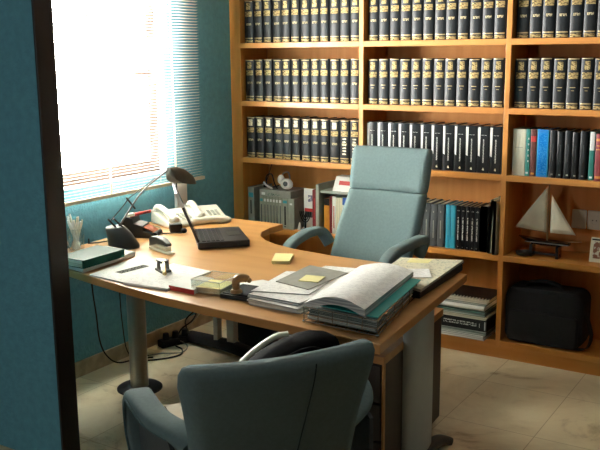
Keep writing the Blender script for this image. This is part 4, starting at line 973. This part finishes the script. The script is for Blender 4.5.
for s_ in (-1, 1):
    o_ = .024
    ap = [(s_ * .215, -.17, .618), (s_ * .262 + o_, -.12, .636), (s_ * .300 + o_, -.02, .645), (s_ * .308 + o_, .10, .650), (s_ * .300 + o_, .20, .628), (s_ * .298 + o_, .255, .575), (s_ * .293 + o_, .265, .50), (s_ * .285 + o_, .245, .42), (s_ * .27, .18, .375), (s_ * .20, .10, .375)]
    mm = MB(); mm.tube(ap, 1, TEALFAB, flat=(.038, .019), up=(1, 0, 0)); ar = loc_(mm, MV).build('armrest', vc, smooth=True, angle=75)
    mm = MB()
    for q_ in (-1, 1): mm.tube([(x + q_ * .037, y - .012 * (1 if i > 3 else 0), z_ - .012) for i, (x, y, z_) in enumerate(ap[1:8])], .003, TEALFAB2, n=6)
    loc_(mm, MV).build('piping', ar, smooth=True)
    mm = MB(); pp = [(-.15, .40), (-.15, .59), (-.10, .615), (-.02, .635), (.10, .64), (.19, .618), (.245, .57), (.253, .50), (.235, .42), (.20, .40)]
    xx_ = s_ * .285 + o_; mm.add([(xx_ + k * .006, y, z_) for k in (-1, 1) for y, z_ in pp], [tuple(range(10)), tuple(range(19, 9, -1))] + [(i, (i + 1) % 10, 10 + (i + 1) % 10, 10 + i) for i in range(10)], SLATE); loc_(mm, MV).build('inner_panel', ar)
for s_ in (-1, 1):
    for y_ in (-.19, .21):
        mm = MB(); mm.tube([(s_ * .17, y_ * .8, .39), (s_ * .22, y_ * 1.05, .2), (s_ * .235, y_ * 1.12, .004)], .013, BLACKP, n=12); loc_(mm, MV).build('leg', vc, smooth=True)
# bag on the visitor chair
hb_ = thing('handbag', 'slouching black leather bag with cream piping on the visitor chair', 'bag', MV @ Vector((.12, .10, .469)), VR)
def bag_out(k, y): 
    o_ = [(-.055, .4705), (-.06, .53), (-.045, .61), (-.005, .675), (.05, .725), (.12, .765), (.21, .787), (.285, .787), (.312, .76), (.308, .66), (.285, .56), (.25, .4705)]
    c_ = (.12, .60); return [(c_[0] + (a - c_[0]) * k, y + .012 * math.sin(a * 40), max(.4705, c_[1] + (b - c_[1]) * k)) for a, b in o_]
mm = MB(); mm.loft([bag_out(.86, .0), bag_out(.96, .018), bag_out(1.0, .06), bag_out(.98, .11), bag_out(.93, .14), bag_out(.84, .155)], BLACKLEATHER); loc_(mm, MV).build('bag_body', hb_, smooth=True, sub=1)
mm = MB(); mm.tube([(-.062, .112, .48), (-.066, .112, .545), (-.050, .112, .620), (-.010, .112, .686), (.048, .112, .737), (.118, .11, .776), (.16, .10, .784)], 1, CREAM, flat=(.010, .007), up=(0, 1, 0)); loc_(mm, MV).build('cream_piping', hb_, smooth=True)
mm = MB(); mm.tube([(.0, .0, .60), (.03, -.012, .69), (.10, -.016, .748), (.18, -.012, .768), (.235, .0, .74), (.25, .004, .66)], .008, BLACKLEATHER, n=10); loc_(mm, MV).build('shoulder_strap', hb_, smooth=True)
fb = thing('storage_box', 'cream printed cardboard box on the visitor chair seat', 'box', MV @ Vector((-.13, .15, .469)), VR)
mm = MB(); mm.box(-.195, -.10, .06, .215, .4705, .575, CARDBOARD); loc_(mm, MV).build('box_body', fb, bevel=.002)
mm = MB(); mm.box(-.1965, -.195, .075, .20, .485, .56, CARDPRINT); loc_(mm, MV).build('side_print', fb)

# ------------------------------------------------------------------ light, sky, camera
wd = bpy.data.worlds.new('sky'); S.world = wd; wd.use_nodes = True
n = wd.node_tree.nodes; l = wd.node_tree.links; bgn = n['Background']
sky = n.new('ShaderNodeTexSky'); sky.sky_type = 'HOSEK_WILKIE'; sky.turbidity = 9; sky.sun_direction = (.6, -.3, .74); sky.ground_albedo = .6
mxn = n.new('ShaderNodeMix'); mxn.data_type = 'RGBA'; mxn.inputs[0].default_value = .96; mxn.inputs[7].default_value = (1, .985, .95, 1)
l.new(sky.outputs[0], mxn.inputs[6]); l.new(mxn.outputs[2], bgn.inputs[0]); bgn.inputs[1].default_value = 84.0
def portal(name, loc, rot, sx, sy):
    d = bpy.data.lights.new(name, 'AREA'); d.shape = 'RECTANGLE'; d.size = sx; d.size_y = sy; d.cycles.is_portal = True
    o = bpy.data.objects.new(name, d); COL.objects.link(o); o.location = loc; o.rotation_euler = rot
portal('daylight_portal_side', (XW - .19, (WY0 + WY1) / 2, (WZ0 + WZ1) / 2), (0, -PI / 2, 0), WZ1 - WZ0, WY1 - WY0)
portal('fill_opening_portal', ((BX0 + BX1) / 2, YF - .14, (BZ0 + BZ1) / 2), (PI / 2, 0, 0), BX1 - BX0, BZ1 - BZ0)  # sky sampling through the added rear opening

cam = bpy.data.cameras.new('camera'); co = bpy.data.objects.new('camera', cam); COL.objects.link(co); S.camera = co
F, YAW, PIT, ROL = 860.82, .5632, .1971, -.0090
cam.sensor_width = 36; cam.lens = F * 36 / 600; cam.clip_start = .05
cy, sy = math.cos(YAW), math.sin(YAW)
fw = Vector((-sy * math.cos(PIT), cy * math.cos(PIT), -math.sin(PIT))); rt = Vector((cy, sy, 0)); up = rt.cross(fw)
r2 = rt * math.cos(ROL) + up * math.sin(ROL); u2 = up * math.cos(ROL) - rt * math.sin(ROL)
co.matrix_world = Matrix(((r2.x, u2.x, -fw.x, 3.0825), (r2.y, u2.y, -fw.y, -4.2353), (r2.z, u2.z, -fw.z, 1.6019), (0, 0, 0, 1)))
S.view_settings.view_transform = 'Standard'; S.view_settings.look = 'None'; S.view_settings.gamma = 1.0; S.view_settings.use_curve_mapping = False
S.view_settings.exposure = 0.12
S.cycles.max_bounces = 10; S.cycles.diffuse_bounces = 6; S.cycles.transparent_max_bounces = 12
S.cycles.sample_clamp_indirect = 25
S.cycles.use_denoising = True
